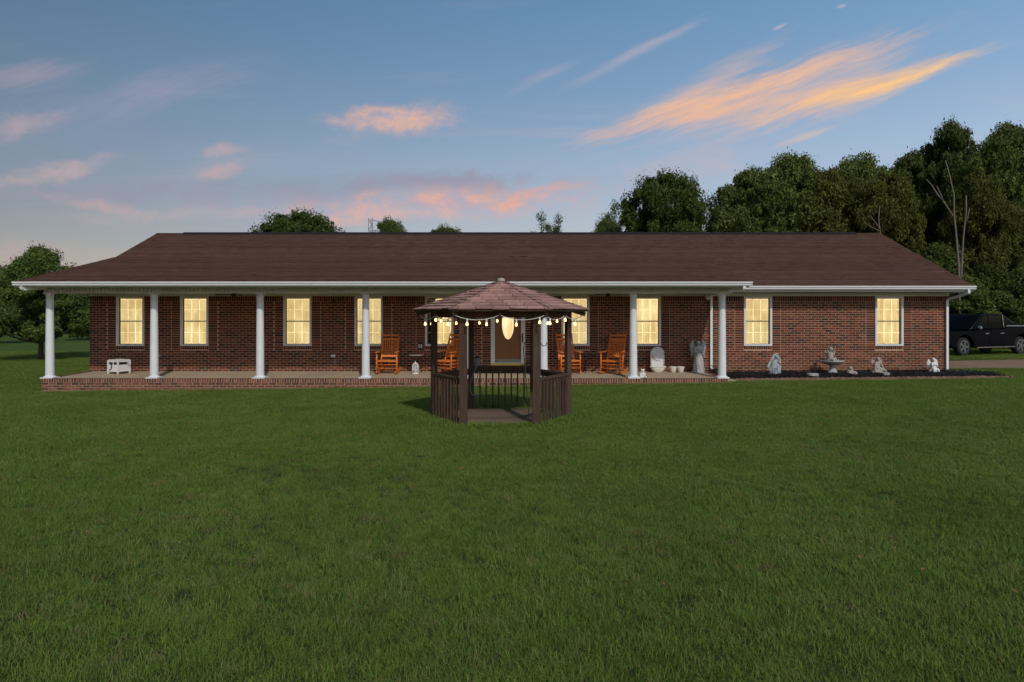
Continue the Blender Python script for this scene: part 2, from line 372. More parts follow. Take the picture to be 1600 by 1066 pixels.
M['thatch'] = mat_ground('lawn_thatch', [(.25, (.030, .032, .012)), (.5, (.044, .058, .016)), (.75, (.060, .074, .022))])
M['dirt'] = pmat('dirt_drive', (.24, .145, .085), .95, .25, 1.5, .6, 20, dark=(.16, .10, .06), darkscale=.6, darkamt=.5)
M['paint'] = pmat('dark_blue_paint', (.002, .0026, .005), .2, .1, 2, 0, 30, coat=.0, spec=.07)
M['chrome'] = pmat('chrome', (.55, .56, .58), .2, .05, 3, 0, 30, metal=1)
M['tyre'] = pmat('tyre_rubber', (.012, .012, .012), .85, .2, 9, .3, 60)
M['alloy'] = pmat('alloy_rim', (.18, .185, .20), .35, .08, 5, 0, 30, metal=.8)
M['red_lamp'] = pmat('red_lamp', (.35, .02, .02), .3, .1, 5, 0, 30)
M['fan'] = pmat('fan_blade', (.10, .075, .05), .6, .2, 4, .1, 30, stretch=(1, 6, 1))
M['bark_grey'] = M['snag']

# ------------------------------------------------------------------ mesh helpers
class MB:
    def __init__(s): s.v = []; s.f = []; s.a = []
    def add(s, vs, fs, var=None):
        o = len(s.v); s.v += [tuple(q) for q in vs]; s.f += [tuple(i + o for i in q) for q in fs]
        s.a += [random.random() if var is None else var] * len(fs)
        return s
    def box(s, x0, x1, y0, y1, z0, z1, mat=None, var=None, back=True):
        vs = [Vector(p) for p in ((x0, y0, z0), (x1, y0, z0), (x1, y1, z0), (x0, y1, z0), (x0, y0, z1), (x1, y0, z1), (x1, y1, z1), (x0, y1, z1))]
        if mat is not None: vs = [mat @ p for p in vs]
        fs = [(0, 3, 2, 1), (4, 5, 6, 7), (0, 1, 5, 4), (1, 2, 6, 5), (3, 0, 4, 7)]
        if back: fs.append((2, 3, 7, 6))
        return s.add(vs, fs, var)
    def bar(s, a, b, w, d, var=None, up=(0, 0, 1)):
        """rectangular bar from a to b, w across, d deep"""
        a, b = Vector(a), Vector(b); z = (b - a); L = z.length; z.normalize()
        up = Vector(up); x = up.cross(z)
        if x.length < 1e-4: x = Vector((1, 0, 0)).cross(z)
        if x.length < 1e-4: x = Vector((0, 1, 0)).cross(z)
        x.normalize(); y = z.cross(x)
        m = Matrix((x, y, z)).transposed().to_4x4(); m.translation = a
        return s.box(-w / 2, w / 2, -d / 2, d / 2, 0, L, m, var)
    def tube(s, pts, rad, n=8, caps=True, var=None):
        pts = [Vector(p) for p in pts]
        if not isinstance(rad, (list, tuple)): rad = [rad] * len(pts)
        vs = []; ref = None
        for i, p in enumerate(pts):
            t = (pts[min(i + 1, len(pts) - 1)] - pts[max(i - 1, 0)]).normalized()
            if ref is None:
                ref = Vector((1, 0, 0)) if abs(t.x) < .8 else Vector((0, 1, 0))
            x = (ref - t * ref.dot(t)).normalized(); y = t.cross(x); ref = x
            for k in range(n):
                q = 2 * PI * k / n; vs.append(p + (x * math.cos(q) + y * math.sin(q)) * rad[i])
        fs = []
        for i in range(len(pts) - 1):
            for k in range(n):
                a = i * n + k; b = i * n + (k + 1) % n; fs.append((a, b, b + n, a + n))
        if caps: fs.append(tuple(range(n))[::-1]); fs.append(tuple(range((len(pts) - 1) * n, len(pts) * n)))
        return s.add(vs, fs, var)
    def lathe(s, prof, n=16, c=(0, 0, 0), sx=1, sy=1, var=None):
        c = Vector(c); vs = []; fs = []
        for r, z in prof:
            for k in range(n):
                q = 2 * PI * k / n; vs.append(c + Vector((r * math.cos(q) * sx, r * math.sin(q) * sy, z)))
        for i in range(len(prof) - 1):
            for k in range(n):
                a = i * n + k; b = i * n + (k + 1) % n; fs.append((a, b, b + n, a + n))
        fs.append(tuple(range(n))[::-1]); fs.append(tuple(range((len(prof) - 1) * n, len(prof) * n)))
        return s.add(vs, fs, var)
    def prism(s, poly, axis, a, b, var=None, mat=None):
        """polygon extruded along an axis from a to b; poly holds the two other coordinates in order"""
        def mk(p, t):
            if axis == 'x': q = Vector((t, p[0], p[1]))
            elif axis == 'y': q = Vector((p[0], t, p[1]))
            else: q = Vector((p[0], p[1], t))
            return mat @ q if mat is not None else q
        n = len(poly); vs = [mk(p, a) for p in poly] + [mk(p, b) for p in poly]
        fs = [tuple(range(n))[::-1], tuple(range(n, 2 * n))] + [(i, (i + 1) % n, (i + 1) % n + n, i + n) for i in range(n)]
        return s.add(vs, fs, var)
    def ball(s, c, r, n=10, m=7, rot=None, var=None):
        c = Vector(c); r = Vector(r) if hasattr(r, '__len__') else Vector((r, r, r)); vs = []; fs = []
        vs.append(Vector((0, 0, -1)))
        for i in range(1, m):
            t = PI * i / m - PI / 2
            for k in range(n):
                q = 2 * PI * k / n; vs.append(Vector((math.cos(t) * math.cos(q), math.cos(t) * math.sin(q), math.sin(t))))
        vs.append(Vector((0, 0, 1)))
        for k in range(n): fs.append((0, 1 + (k + 1) % n, 1 + k))
        for i in range(m - 2):
            for k in range(n):
                a = 1 + i * n + k; b = 1 + i * n + (k + 1) % n; fs.append((a, b, b + n, a + n))
        L = len(vs) - 1; o = 1 + (m - 2) * n
        for k in range(n): fs.append((o + k, o + (k + 1) % n, L))
        out = []
        for p in vs:
            p = Vector((p.x * r.x, p.y * r.y, p.z * r.z))
            if rot is not None: p = rot @ p
            out.append(c + p)
        return s.add(out, fs, var)
    def mesh(s, name, smooth=False):
        me = bpy.data.meshes.new(name); me.from_pydata(s.v, [], s.f)
        at = me.attributes.new('var', 'FLOAT', 'FACE'); at.data.foreach_set('value', s.a)
        if smooth: me.polygons.foreach_set('use_smooth', [True] * len(me.polygons))
        me.update(); return me
    def build(s, name, mat, parent=None, smooth=False, kind=None, label=None, loc=None, rot=None, fixn=True, auto=None):
        me = s.mesh(name, smooth)
        if fixn and len(s.f) < 60000:
            bm = bmesh.new(); bm.from_mesh(me); bmesh.ops.recalc_face_normals(bm, faces=bm.faces); bm.to_mesh(me); bm.free()
        if auto and smooth:
            me.set_sharp_from_angle(angle=R(auto))
        return link(name, me, mat, parent, kind, label, loc, rot)
def link(name, me, mat, parent=None, kind=None, label=None, loc=None, rot=None):
    o = bpy.data.objects.new(name, me); C.objects.link(o)
    if mat is not None and len(me.materials) == 0: me.materials.append(mat)
    if parent is not None: o.parent = parent
    if kind: o['kind'] = kind
    if label: o['label'] = label
    if loc is not None: o.location = loc
    if rot is not None: o.rotation_euler = rot
    return o
def tag(o, label, cat, group=None):
    o['label'] = label; o['category'] = cat
    if group: o['group'] = group
    return o
def thing(name, label, cat, loc=(0, 0, 0), rz=0.0, group=None):
    o = bpy.data.objects.new(name, None); C.objects.link(o); o.empty_display_size = .2
    o.location = loc; o.rotation_euler = (0, 0, rz); return tag(o, label, cat, group)
def copy_tree(o, parent=None):
    c = o.copy(); C.objects.link(c)
    if parent is not None: c.parent = parent
    for ch in list(o.children): copy_tree(ch, c)
    return c

# ------------------------------------------------------------------ ground
def smooth(t): t = max(0.0, min(1.0, t)); return t * t * (3 - 2 * t)
GX = [-400, -60, -30, -13.6, 6.3, 14, 25, 60, 400]; GZ = [-1.6, -.55, -.34, -.245, .03, .11, .18, .25, .4]
def gz(x, y):
    h = float(np.interp(x, GX, GZ))
    t = smooth(y / 19.5)
    return .16 * (1 - t) + h * t
def grid_mesh(name, xs, ys, zoff=0.0, keep=None, zf=None):
    idx = {}; vs = []; fs = []
    for j, y in enumerate(ys):
        for i, x in enumerate(xs):
            idx[i, j] = len(vs); vs.append((x, y, (zf or gz)(x, y) + zoff))
    for j in range(len(ys) - 1):
        for i in range(len(xs) - 1):
            if keep is None or keep((xs[i] + xs[i + 1]) / 2, (ys[j] + ys[j + 1]) / 2):
                fs.append((idx[i, j], idx[i + 1, j], idx[i + 1, j + 1], idx[i, j + 1]))
    me = bpy.data.meshes.new(name); me.from_pydata(vs, [], fs); me.polygons.foreach_set('use_smooth', [True] * len(fs)); me.update()
    return me
xs = sorted(set([-900, -600, -400, -250, -150, -100, -70, -60, -50, -45] + [round(-42 + 1.5 * i, 2) for i in range(58)] + [50, 60, 80, 120, 200, 400, 600, 900]))
ys = sorted(set([-200, -100, -50, -30, -20] + [round(-14 + 1.2 * i, 2) for i in range(55)] + [56, 62, 70, 80, 95, 120, 160, 240, 400, 700, 1200, 2000]))
near = lambda x, y: 0 < y < 42 and abs(x) < 36
g = link('lawn', grid_mesh('lawn', xs, ys, 0.0, near), M['thatch'], kind='structure')
g = link('field', grid_mesh('field', xs, ys, 0.0, lambda x, y: not near(x, y)), M['ground'], kind='structure')

# dirt drive passing to the right of the house
mb = MB(); prev = None; vs = []; fs = []
dr = [(14.9, 23.6, 26.6), (18, 23.6, 27.6), (22, 23.8, 28.2), (27, 23.9, 28.4), (34, 23.6, 28.3), (45, 22.4, 27.6), (60, 20, 26)]
NY = 6
for (x, a, b) in dr:
    for k in range(NY + 1):
        y = a + (b - a) * k / NY; vs.append((x, y, gz(x, y) + .012 + .02 * math.sin(PI * k / NY)))
for i in range(len(dr) - 1):
    for k in range(NY):
        o = i * (NY + 1) + k; fs.append((o, o + NY + 1, o + NY + 2, o + 1))
me = bpy.data.meshes.new('dirt_drive'); me.from_pydata(vs, [], fs); me.update()
link('dirt_drive', me, M['dirt'], kind='structure')

# ------------------------------------------------------------------ house
YW, YC, YP, YE, YR = 22.0, 19.93, 19.74, 19.15, 26.8     # wall face, columns, porch front, porch eave, ridge
XL, XR = -13.61, 14.06                                   # wall corners
PXL, PXR = -13.62, 6.27                                  # porch ends
WTOP = 2.63                                              # underside of the porch beam
WT = 2.60                                                # top of the brickwork
FZ0, FZ1 = .145, .185                                    # porch floor front, back
def fz(y): return FZ0 + (FZ1 - FZ0) * (y - YP) / (YW - YP)
house = thing('house', 'long single-storey red brick ranch house with brown shingle roof and columned front porch', 'house', (0, YW, 0))
HO = Vector((0, YW, 0))
def hb(x0, x1, y0, y1, z0, z1): return (x0, x1, y0 - YW, y1 - YW, z0, z1)

# openings in the front wall: (x0, x1, z0, z1)
WINPX = [(182, 226), (282, 326), (443, 487), (554, 598), (664, 709), (877, 921), (988.5, 1032.5), (1162, 1206), (1367, 1411)]
WZ0, WZ1 = 1.00, 2.597
WIN = [(PX(a, YW), PX(b, YW)) for a, b in WINPX]
DX0, DX1, DZ0, DZ1 = PX(767, YW), PX(820.5, YW), .385, 2.597
OPEN = [(a, b, WZ0, WZ1) for a, b in WIN] + [(DX0, DX1, DZ0, DZ1)]
OPEN.sort()
# backing wall (mortar), butted round the openings
mb = MB(); x = XL; T = .30; B0 = -.35
for (a, b, z0, z1) in OPEN:
    mb.box(*hb(x, a, YW, YW + T, B0, WTOP + .05))
    mb.box(*hb(a, b, YW, YW + T, B0, z0)); mb.box(*hb(a, b, YW, YW + T, z1, WTOP + .05)); x = b
mb.box(*hb(x, XR, YW, YW + T, B0, WTOP + .05))
wall = mb.build('front_wall', M['mortar'], house)
mb = MB()
for nm, b6 in (('side_wall', (XL, XL + T, YW + T, 31.6)), ('side_wall', (XR - T, XR, YW + T, 31.6)), ('back_wall', (XL + T, XR - T, 31.6 - T, 31.6))):
    mb = MB(); mb.box(*hb(*b6, -.6, WTOP + .05)); mb.build(nm, M['brick_side'], house)
# gable ends
for xa in (XL + .02, XR - .12):
    mb = MB(); mb.prism([(YW + .02 - YW, WTOP + .05), (31.6 - YW, WTOP + .05), (YR - YW, 4.85)], 'x', xa, xa + .10)
    mb.build('gable_wall', M['vinyl'], house)

# bricks: running bond, soldier course at the top, sill rowlocks, stacked strips beside the windows
BW, BH, J = .2195, .0748, .0138
rows = []
allb = []
def strips(z):
    """blocked intervals of a course whose middle is at height z"""
    r = []
    for (a, b, z0, z1) in OPEN:
        isdoor = abs(a - DX0) < 1e-6
        if z0 - .11 < z < z1 + .05: r.append((a, b, isdoor, z > z0))
    return r
STR = .285
SOLD = WT - .165
z = -.20
row = 0
while z + BH < SOLD + .004:
    zc = z + BH / 2
    blk = []
    for (a, b, z0, z1) in OPEN:
        isdoor = abs(a - DX0) < 1e-6
        lo = z0 - (.0 if isdoor else .125)
        if lo < zc < z1: blk.append((a, b))
    segs = []; x = XL
    stack = []
    for (a, b) in sorted(blk):
        segs.append((x, a - STR)); stack.append((a - STR, a)); stack.append((b, b + STR)); x = b + STR
    segs.append((x, XR))
    for (a, b) in segs:
        if b - a < .05: continue
        k = math.floor((a - XL) / BW) - 1
        while True:
            p0 = XL + k * BW + (BW / 2 if row % 2 else 0); p1 = p0 + BW - J
            k += 1
            if p0 >= b: break
            q0, q1 = max(p0, a + J / 2), min(p1, b - J / 2)
            if q1 - q0 > .035: allb.append((q0, q1, z + J / 2, z + BH - J / 2))
    for (a, b) in stack: allb.append((a + J / 2, b - J / 2, z + J / 2, z + BH - J / 2))
    z += BH; row += 1
zt = z
x = XL
while x < XR - .03:
    c = x + .0725 / 2
    if not any(a < c < b for a, b, _, z1 in OPEN): allb.append((x + J / 2, x + .0725 - J / 2, zt + J / 2, WT - .004))
    x += .0725
for (a, b, z0, z1) in OPEN:
    if abs(a - DX0) < 1e-6: continue
    n = round((b - a) / .0725); w = (b - a) / n
    for k in range(n): allb.append((a + k * w + J / 2, a + (k + 1) * w - J / 2, z0 - .118, z0 - .012))
mb = MB()
def brick_var(x, z):
    r = random.random()
    d = .5 + .5 * math.sin(x * 1.7 + z * 2.3) * math.sin(x * .53 - z * 1.1)
    if random.random() < .10 + .16 * max(0, d - .55): return random.uniform(0, .12)
    return .22 + .78 * r
for (a, b, z0, z1) in allb:
    pr = .007 + random.uniform(-.0025, .0025)
    mb.box(a, b, -pr, .002, z0, z1, var=brick_var(a, z0), back=False)
mb.build('bricks', M['brick'], wall, kind='stuff', fixn=False)

# porch: slab, brick face with rowlock course on top
slab = MB()
vs = [(PXL + .1, YP + .1 - YW, FZ0 - .0), (PXR - .1, YP + .1 - YW, FZ0), (PXR - .1, -.0015, FZ1), (PXL + .1, -.0015, FZ1)]
slab.add([Vector(q) for q in vs] + [Vector((q[0], q[1], -.4)) for q in vs], [(0, 1, 2, 3), (7, 6, 5, 4), (0, 4, 5, 1), (1, 5, 6, 2), (2, 6, 7, 3), (3, 7, 4, 0)])
porch = slab.build('porch_slab', M['concrete'], house)
mb = MB()
mb.box(PXL + .008, PXR - .008, YP + .008 - YW, YP + .1 - YW, -.55, FZ0 - .003)
mb.box(PXL + .008, PXL + .1, YP + .1 - YW, -.002, -.55, FZ0 - .003); mb.box(PXR - .1, PXR - .008, YP + .1 - YW, -.002, -.55, FZ0 - .003)
pface = mb.build('porch_face', M['mortar'], house)
RL = .105
mb = MB(); x = PXL
while x < PXR - .04:
    e = min(x + .0725, PXR)
    mb.box(x + J / 2, e - J / 2, YP - YW, YP + .1995 - YW, FZ0 - RL, FZ0 + .004 + random.uniform(-.001, .001))
    x += .0725
for xs0 in (PXL, PXR):
    y = YP + .21
    while y < YW - .08:
        s = -1 if xs0 < 0 else 1
        mb.box(min(xs0, xs0 - s * .2), max(xs0, xs0 - s * .2), y + J / 2 - YW, y + .0725 - J / 2 - YW, fz(y) - RL, fz(y) + .005); y += .0725
mb.build('rowlock_course', M['brick_porch'], pface, kind='stuff', fixn=False)
# the face bricks of the porch, one by one
variants = []
for k in range(14):
    b_ = MB(); L = BW - J; e = .004
    p = [(-L / 2, -.0), (L / 2, 0)]
    x0, x1, z0, z1 = -L / 2, L / 2, 0, BH - J
    pr = -.012 + random.uniform(-.003, .002)
    v0 = [(x0, .02, z0), (x1, .02, z0), (x1, .02, z1), (x0, .02, z1), (x0, pr + e, z0), (x1, pr + e, z0), (x1, pr + e, z1), (x0, pr + e, z1), (x0 + e, pr, z0 + e), (x1 - e, pr, z0 + e), (x1 - e, pr, z1 - e), (x0 + e, pr, z1 - e)]
    b_.add([Vector(q) for q in v0], [(8, 9, 10, 11), (4, 5, 9, 8), (5, 6, 10, 9), (6, 7, 11, 10), (7, 4, 8, 11), (0, 1, 5, 4), (1, 2, 6, 5), (2, 3, 7, 6), (3, 0, 4, 7)], (k + .5) / 14)
    me = b_.mesh('brick'); me.materials.append(M['brick_porch']); variants.append(me)
cnt = 0; rest = MB(); rr = 0; zz = FZ0 - RL - BH
while zz > -.5:
    x = PXL + (BW / 2 if rr % 2 else 0)
    if rr % 2: rest.box(PXL + .001, PXL + BW / 2 - J / 2, YP - .004 - YW, YP + .02 - YW, zz + J / 2, zz + BH - J / 2, back=False)
    while x < PXR - .05:
        if zz + BH > gz(x, YP) - .03:
            e = min(x + BW, PXR)
            if cnt < 300 and e - x > BW - 1e-3:
                link('brick', random.choice(variants), None, pface, loc=((x + e) / 2, YP + .008 - YW, zz + J / 2)); cnt += 1
            elif e - x > .06:
                rest.box(x + J / 2, e - J / 2, YP - .004 - YW, YP + .02 - YW, zz + J / 2, zz + BH - J / 2, back=False)
        x += BW
    zz -= BH; rr += 1
for xs0 in (PXL, PXR):
    zz = FZ0 - RL - BH
    while zz > -.5:
        y = YP + .02
        while y < YW - .1:
            s = -1 if xs0 < 0 else 1
            rest.box(min(xs0, xs0 - s * .02), max(xs0, xs0 - s * .02), y + J / 2 - YW, min(y + BW, YW - .02) - J / 2 - YW, zz + J / 2, zz + BH - J / 2); y += BW
        zz -= BH
rest.build('bricks', M['brick_porch'], pface, kind='stuff', fixn=False)

# columns
COLPX = [78, 241, 406.5, 571.5, 731.5, 849.5, 989.5, 1128]
cm = MB()
CH = WTOP - fz(YC) - .002
cm.lathe([(.118, .065), (.120, .075), (.117, .25), (.112, .9), (.104, 1.7), (.097, CH - .12)], 20)
cme = cm.mesh('column', True); cme.set_sharp_from_angle(angle=R(50))
bm_ = MB(); bm_.box(-.175, .175, -.175, .175, 0, .028); bm_.lathe([(.165, .029), (.17, .04), (.155, .052), (.132, .058), (.124, .072), (.119, .074)], 20)
bme = bm_.mesh('column_base')
cp = MB(); cp.lathe([(.097, CH - .12), (.106, CH - .11), (.106, CH - .09), (.099, CH - .085), (.100, CH - .05), (.118, CH - .03)], 20); cp.box(-.125, .125, -.125, .125, CH - .03, CH)
cpe = cp.mesh('capital')
for me in (cme, bme, cpe): me.materials.append(M['column'])
for px in COLPX:
    o = link('column', cme, None, house, loc=(PX(px, YC), YC - YW, fz(YC) + .006))
    link('column_base', bme, None, o); link('capital', cpe, None, o)

# porch beam with ribbed vinyl wrap, ceiling, soffit
BX0, BX1 = -13.58, 6.40
mb = MB(); mb.box(*hb(BX0, BX1, YC - .11, YC + .13, WTOP + .008, 2.845))
beam = mb.build('porch_beam', M['vinyl'], house)
mb = MB(); x = BX0 + .01
while x < BX1 - .1:
    mb.box(*hb(x, x + .078, YC - .135, YC - .108, WTOP + .02, 2.82)); x += .112
mb.build('vinyl_ribs', M['vinyl'], beam, kind='stuff')
mb = MB(); mb.box(*hb(BX0, BX1, YC - .14, YC + .14, WTOP - .0, WTOP + .012)); mb.build('beam_trim', M['trim'], beam)
mb = MB(); mb.box(*hb(BX0 + .01, BX1 - .01, YC + .131, YW - .002, 2.74, 2.77)); mb.build('porch_ceiling', M['ceiling'], house)
mb = MB(); mb.box(*hb(XL - .35, 6.6, YE + .05, YC - .112, 2.80, 2.815)); mb.build('porch_soffit', M['vinyl'], house)
mb = MB(); mb.box(*hb(XL, XR, YW - .045, YW - .001, WT + .002, 2.739)); mb.build('frieze_board', M['ceiling'], house)
# beams along the porch ends
for xa in (BX0, BX1 - .2):
    mb = MB(); mb.box(*hb(xa, xa + .2, YC + .141, YW - .05, WTOP + .008, 2.739)); mb.build('end_beam', M['vinyl'], house)

# roof planes
RX0, RX1 = -13.94, 14.44
ME_Y, ME_Z = 21.36, 2.905                       # main eave
RZ = PZ(365, YR)
MSL = (RZ - ME_Z) / (YR - ME_Y)
PSL = .226; PE_Z = 2.925
TI_Y = (PE_Z - ME_Z - PSL * YE + MSL * ME_Y) / (MSL - PSL)   # where porch plane meets main plane
def slope_slab(mb, x0, x1, ya, za, yb, zb, th=.10):
    vs = [(x0, ya - YW, za), (x1, ya - YW, za), (x1, yb - YW, zb), (x0, yb - YW, zb)]
    vs = [Vector(q) for q in vs]; lo = [q - Vector((0, 0, th)) for q in vs]
    mb.add(vs + lo, [(0, 1, 2, 3), (7, 6, 5, 4), (0, 4, 5, 1), (1, 5, 6, 2), (2, 6, 7, 3), (3, 7, 4, 0)])
mb = MB(); slope_slab(mb, RX0, RX1, ME_Y, ME_Z, YR, RZ); slope_slab(mb, RX0, RX1, 2 * YR - ME_Y, ME_Z, YR + .001, RZ)
roof = mb.build('roof', M['shingle'], house)
mb = MB(); slope_slab(mb, RX0 - .0, 6.68, YE + .02, PE_Z + .004, TI_Y + .3, PE_Z + PSL * (TI_Y + .3 - YE - .02) + .004, .07)
proof = mb.build('porch_roof', M['shingle'], house)
def courses(x0, x1, ya, za, yb, zb, parent):
    mb = MB(); L = math.hypot(yb - ya, zb - za); uy, uz = (yb - ya) / L, (zb - za) / L; ny, nz = -uz, uy
    ex = .142; n = int(L / ex)
    for i in range(n):
        s0 = i * ex - .012; s1 = min((i + 1) * ex, L); x = x0 - random.random() * .3
        wob = random.uniform(-.002, .002); rc = random.random()
        while x < x1:
            w = random.choice((.14, .2, .26, .33)); a, b = max(x, x0), min(x + w, x1)
            if b - a > .02:
                h = .012 + wob + random.choice((0, 0, .004)); dj = random.uniform(-.004, .004)
                def P(xx, s, hh): return Vector((xx, ya + uy * s + ny * hh - YW, za + uz * s + nz * hh))
                mb.add([P(a, s0 + dj, h), P(b, s0 + dj, h), P(b, s1, .003), P(a, s1, .003), P(a, s0 + dj, 0), P(b, s0 + dj, 0)], [(0, 1, 2, 3), (4, 5, 1, 0)], .55 * rc + .45 * random.random())
            x += w
    return mb.build('shingle_courses', M['shingle'], parent, kind='stuff', fixn=False)
courses(RX0, RX1, ME_Y - .02, ME_Z, YR, RZ, roof)
courses(RX0, 6.68, YE, PE_Z + .006, TI_Y + .05, PE_Z + PSL * (TI_Y + .05 - YE) + .006, proof)
# a few lifted tabs
mb = MB()
for (px, py) in ((402, 430), (800, 401), (818, 401), (393, 430)):
    Yp = 24.0
    zz = None
    for k in range(200):
        Yp = YE + k * .03; zz = PE_Z + PSL * (Yp - YE) + .03
        if PZ(py, Yp) <= zz: break
    mb.box(PX(px, Yp) - .12, PX(px, Yp) + .12, Yp - YW, Yp + .1 - YW, zz - .01, zz + .018)
mb.build('lifted_tabs', M['shingle'], proof, kind='stuff')
# ridge vent
mb = MB(); mb.prism([(YR - .16 - YW, RZ - .045), (YR - YW, RZ + .05), (YR + .16 - YW, RZ - .045), (YR + .16 - YW, RZ - .085), (YR - .16 - YW, RZ - .085)], 'x', PX(287, YR), PX(1336, YR))
mb.build('ridge_vent', M['mulch'], roof)
mb = MB(); mb.prism([(YR - .15 - YW, RZ - .05), (YR - YW, RZ + .02), (YR + .15 - YW, RZ - .05)], 'x', RX0, RX1); mb.build('ridge_cap', M['shingle'], roof)
# fascia, rake boards, gutters
def gutter(name, x0, x1, yf, ztop, parent):
    mb = MB(); y = yf - YW
    prof = [(y + .115, ztop), (y + .115, ztop - .115), (y + .045, ztop - .115), (y + .03, ztop - .10), (y + .022, ztop - .06), (y, ztop - .035), (y, ztop), (y + .012, ztop), (y + .014, ztop - .03), (y + .035, ztop - .058), (y + .045, ztop - .1), (y + .10, ztop - .1), (y + .10, ztop)]
    mb.prism(prof, 'x', x0, x1)
    return mb.build(name, M['white'], parent)
gutter('gutter', RX0 - .02, 6.72, YE - .11, PE_Z + .0, house)
gutter('gutter', 6.45, RX1 + .03, ME_Y - .115, ME_Z - .005, house)
mb = MB(); mb.box(*hb(RX0 + .01, 6.66, YE + .022, YE + .046, PE_Z - .15, PE_Z - .075)); mb.build('fascia', M['white'], house)
mb = MB(); mb.box(*hb(6.45, RX1, ME_Y + .022, ME_Y + .045, ME_Z - .18, ME_Z - .1)); mb.box(*hb(6.45, RX1 - .02, ME_Y + .046, YW - .046, ME_Z - .188, ME_Z - .17)); mb.build('soffit', M['vinyl'], house)
def rake(x, ya, za, yb, zb, th=.15, w=.03):
    mb = MB(); mb.prism([(ya - YW, za - .015), (yb - YW, zb - .015), (yb - YW, zb - th), (ya - YW, za - th)], 'x', x, x + w); mb.build('rake_board', M['white'], house)
rake(RX1 + .002, ME_Y, ME_Z, YR, RZ); rake(RX1 + .002, 2 * YR - ME_Y, ME_Z, YR, RZ)
rake(RX0 - .032, TI_Y, ME_Z + MSL * (TI_Y - ME_Y), YR, RZ); rake(RX0 - .032, 2 * YR - ME_Y, ME_Z, YR, RZ)
rake(RX0 - .032, YE, PE_Z, TI_Y, PE_Z + PSL * (TI_Y - YE)); rake(6.682, YE + .02, PE_Z, TI_Y, PE_Z + PSL * (TI_Y - YE), .12)
mb = MB(); mb.prism([(YE + .05 - YW, PE_Z - .12), (TI_Y - YW, PE_Z + PSL * (TI_Y - YE) - .08), (ME_Y - YW, ME_Z + .02), (ME_Y - YW, PE_Z - .12)], 'x', 6.55, 6.6); mb.build('porch_cheek', M['vinyl'], house)
# downspouts
def spout(pts, w=.075, d=.055):
    mb = MB()
    for a, b in zip(pts[:-1], pts[1:]): mb.bar((a[0], a[1] - YW, a[2]), (b[0], b[1] - YW, b[2]), w, d, up=(0, 1, 0))
    return mb.build('downspout', M['white'], house)
xd = PX(1478, YW)
spout([(xd + .27, ME_Y - .05, ME_Z - .12), (xd + .27, ME_Y - .05, ME_Z - .22), (xd, YW - .06, ME_Z - .42), (xd, YW - .06, gz(XR, YW) + .10)])
xd = PX(1110.5, YW)
spout([(xd, YW - .06, WTOP + .09), (xd, YW - .06, fz(YW) + .10), (xd + .02, YW - .26, fz(YW) + .04)])
spout([(6.5, YE - .04, PE_Z - .12), (6.5, YE - .04, PE_Z - .19), (6.40, YC - .2, 2.78)])
spout([(-13.75, YE - .04, PE_Z - .12), (-13.72, YE + .0, PE_Z - .2), (-13.45, YC - .2, 2.78)], .09, .07)

# windows: frame > sash, muntins, panes, curtain
w, h = WIN[0][1] - WIN[0][0], WZ1 - WZ0
FW = .062
fm = MB()
for (a, b, c, d) in ((-w / 2, -w / 2 + FW, 0, h), (w / 2 - FW, w / 2, 0, h)): fm.box(a, b, -.035, .12, c, d)
fm.box(-w / 2 + FW, w / 2 - FW, -.035, .12, h - FW, h); fm.box(-w / 2 + FW, w / 2 - FW, -.05, .12, 0, .05)
fme = fm.mesh('window')
iw0, iw1, ih0, ih1 = -w / 2 + FW, w / 2 - FW, .05, h - FW
sm_ = MB(); st = .022
mid = (ih0 + ih1) / 2
sm_.box(iw0, iw0 + st, .055, .10, ih0, ih1); sm_.box(iw1 - st, iw1, .055, .10, ih0, ih1)
sm_.box(iw0 + st, iw1 - st, .055, .10, ih0, ih0 + st); sm_.box(iw0 + st, iw1 - st, .055, .10, ih1 - st, ih1); sm_.box(iw0 + st, iw1 - st, .045, .10, mid - .019, mid + .019)
sme = sm_.mesh('sash')
gx = [iw0 + st + (iw1 - iw0 - 2 * st) * k / 3 for k in range(4)]
gzl = [ih0 + st, (ih0 + st + mid - .014) / 2, mid - .014, mid + .014, (mid + .014 + ih1 - st) / 2, ih1 - st]
mm = MB()
for k in (1, 2):
    for (a, b) in ((gzl[0], gzl[2]), (gzl[3], gzl[5])): mm.box(gx[k] - .010, gx[k] + .010, .072, .080, a, b)
for zc in (gzl[1], gzl[4]):
    for k in range(3): mm.box(gx[k] + (.010 if k else 0), gx[k + 1] - (.010 if k < 2 else 0), .072, .080, zc - .010, zc + .010)
mme = mm.mesh('muntin_grid')
pm = MB(); pw = gx[1] - gx[0] - .022; ph = gzl[1] - gzl[0] - .014
pm.box(-pw / 2, pw / 2, -.0015, .0015, -ph / 2, ph / 2); pme = pm.mesh('pane')
def panel_mesh(x0, x1, z0, z1):
    mb = MB(); vs = []; fs = []; n = 24
    for k in range(n + 1):
        xx = x0 + (x1 - x0) * k / n; yy_ = .17 + .014 * math.sin(k * 1.9) + .006 * math.sin(k * 4.7)
        vs += [(xx, yy_, z0), (xx, yy_, z1)]
    for k in range(n): fs.append((2 * k, 2 * k + 2, 2 * k + 3, 2 * k + 1))
    mb.add([Vector(q) for q in vs], fs); return mb.mesh('curtain', True)
cu_full = panel_mesh(-w / 2 + .01, w / 2 - .01, .0, h); cu_part = panel_mesh(-.12, w / 2 - .01, 0, h)
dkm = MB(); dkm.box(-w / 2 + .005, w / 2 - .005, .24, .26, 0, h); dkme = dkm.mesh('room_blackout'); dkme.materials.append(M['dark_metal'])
fme.materials.append(M['trim']); sme.materials.append(M['bronze']); mme.materials.append(M['muntin']); pme.materials.append(M['glass'])
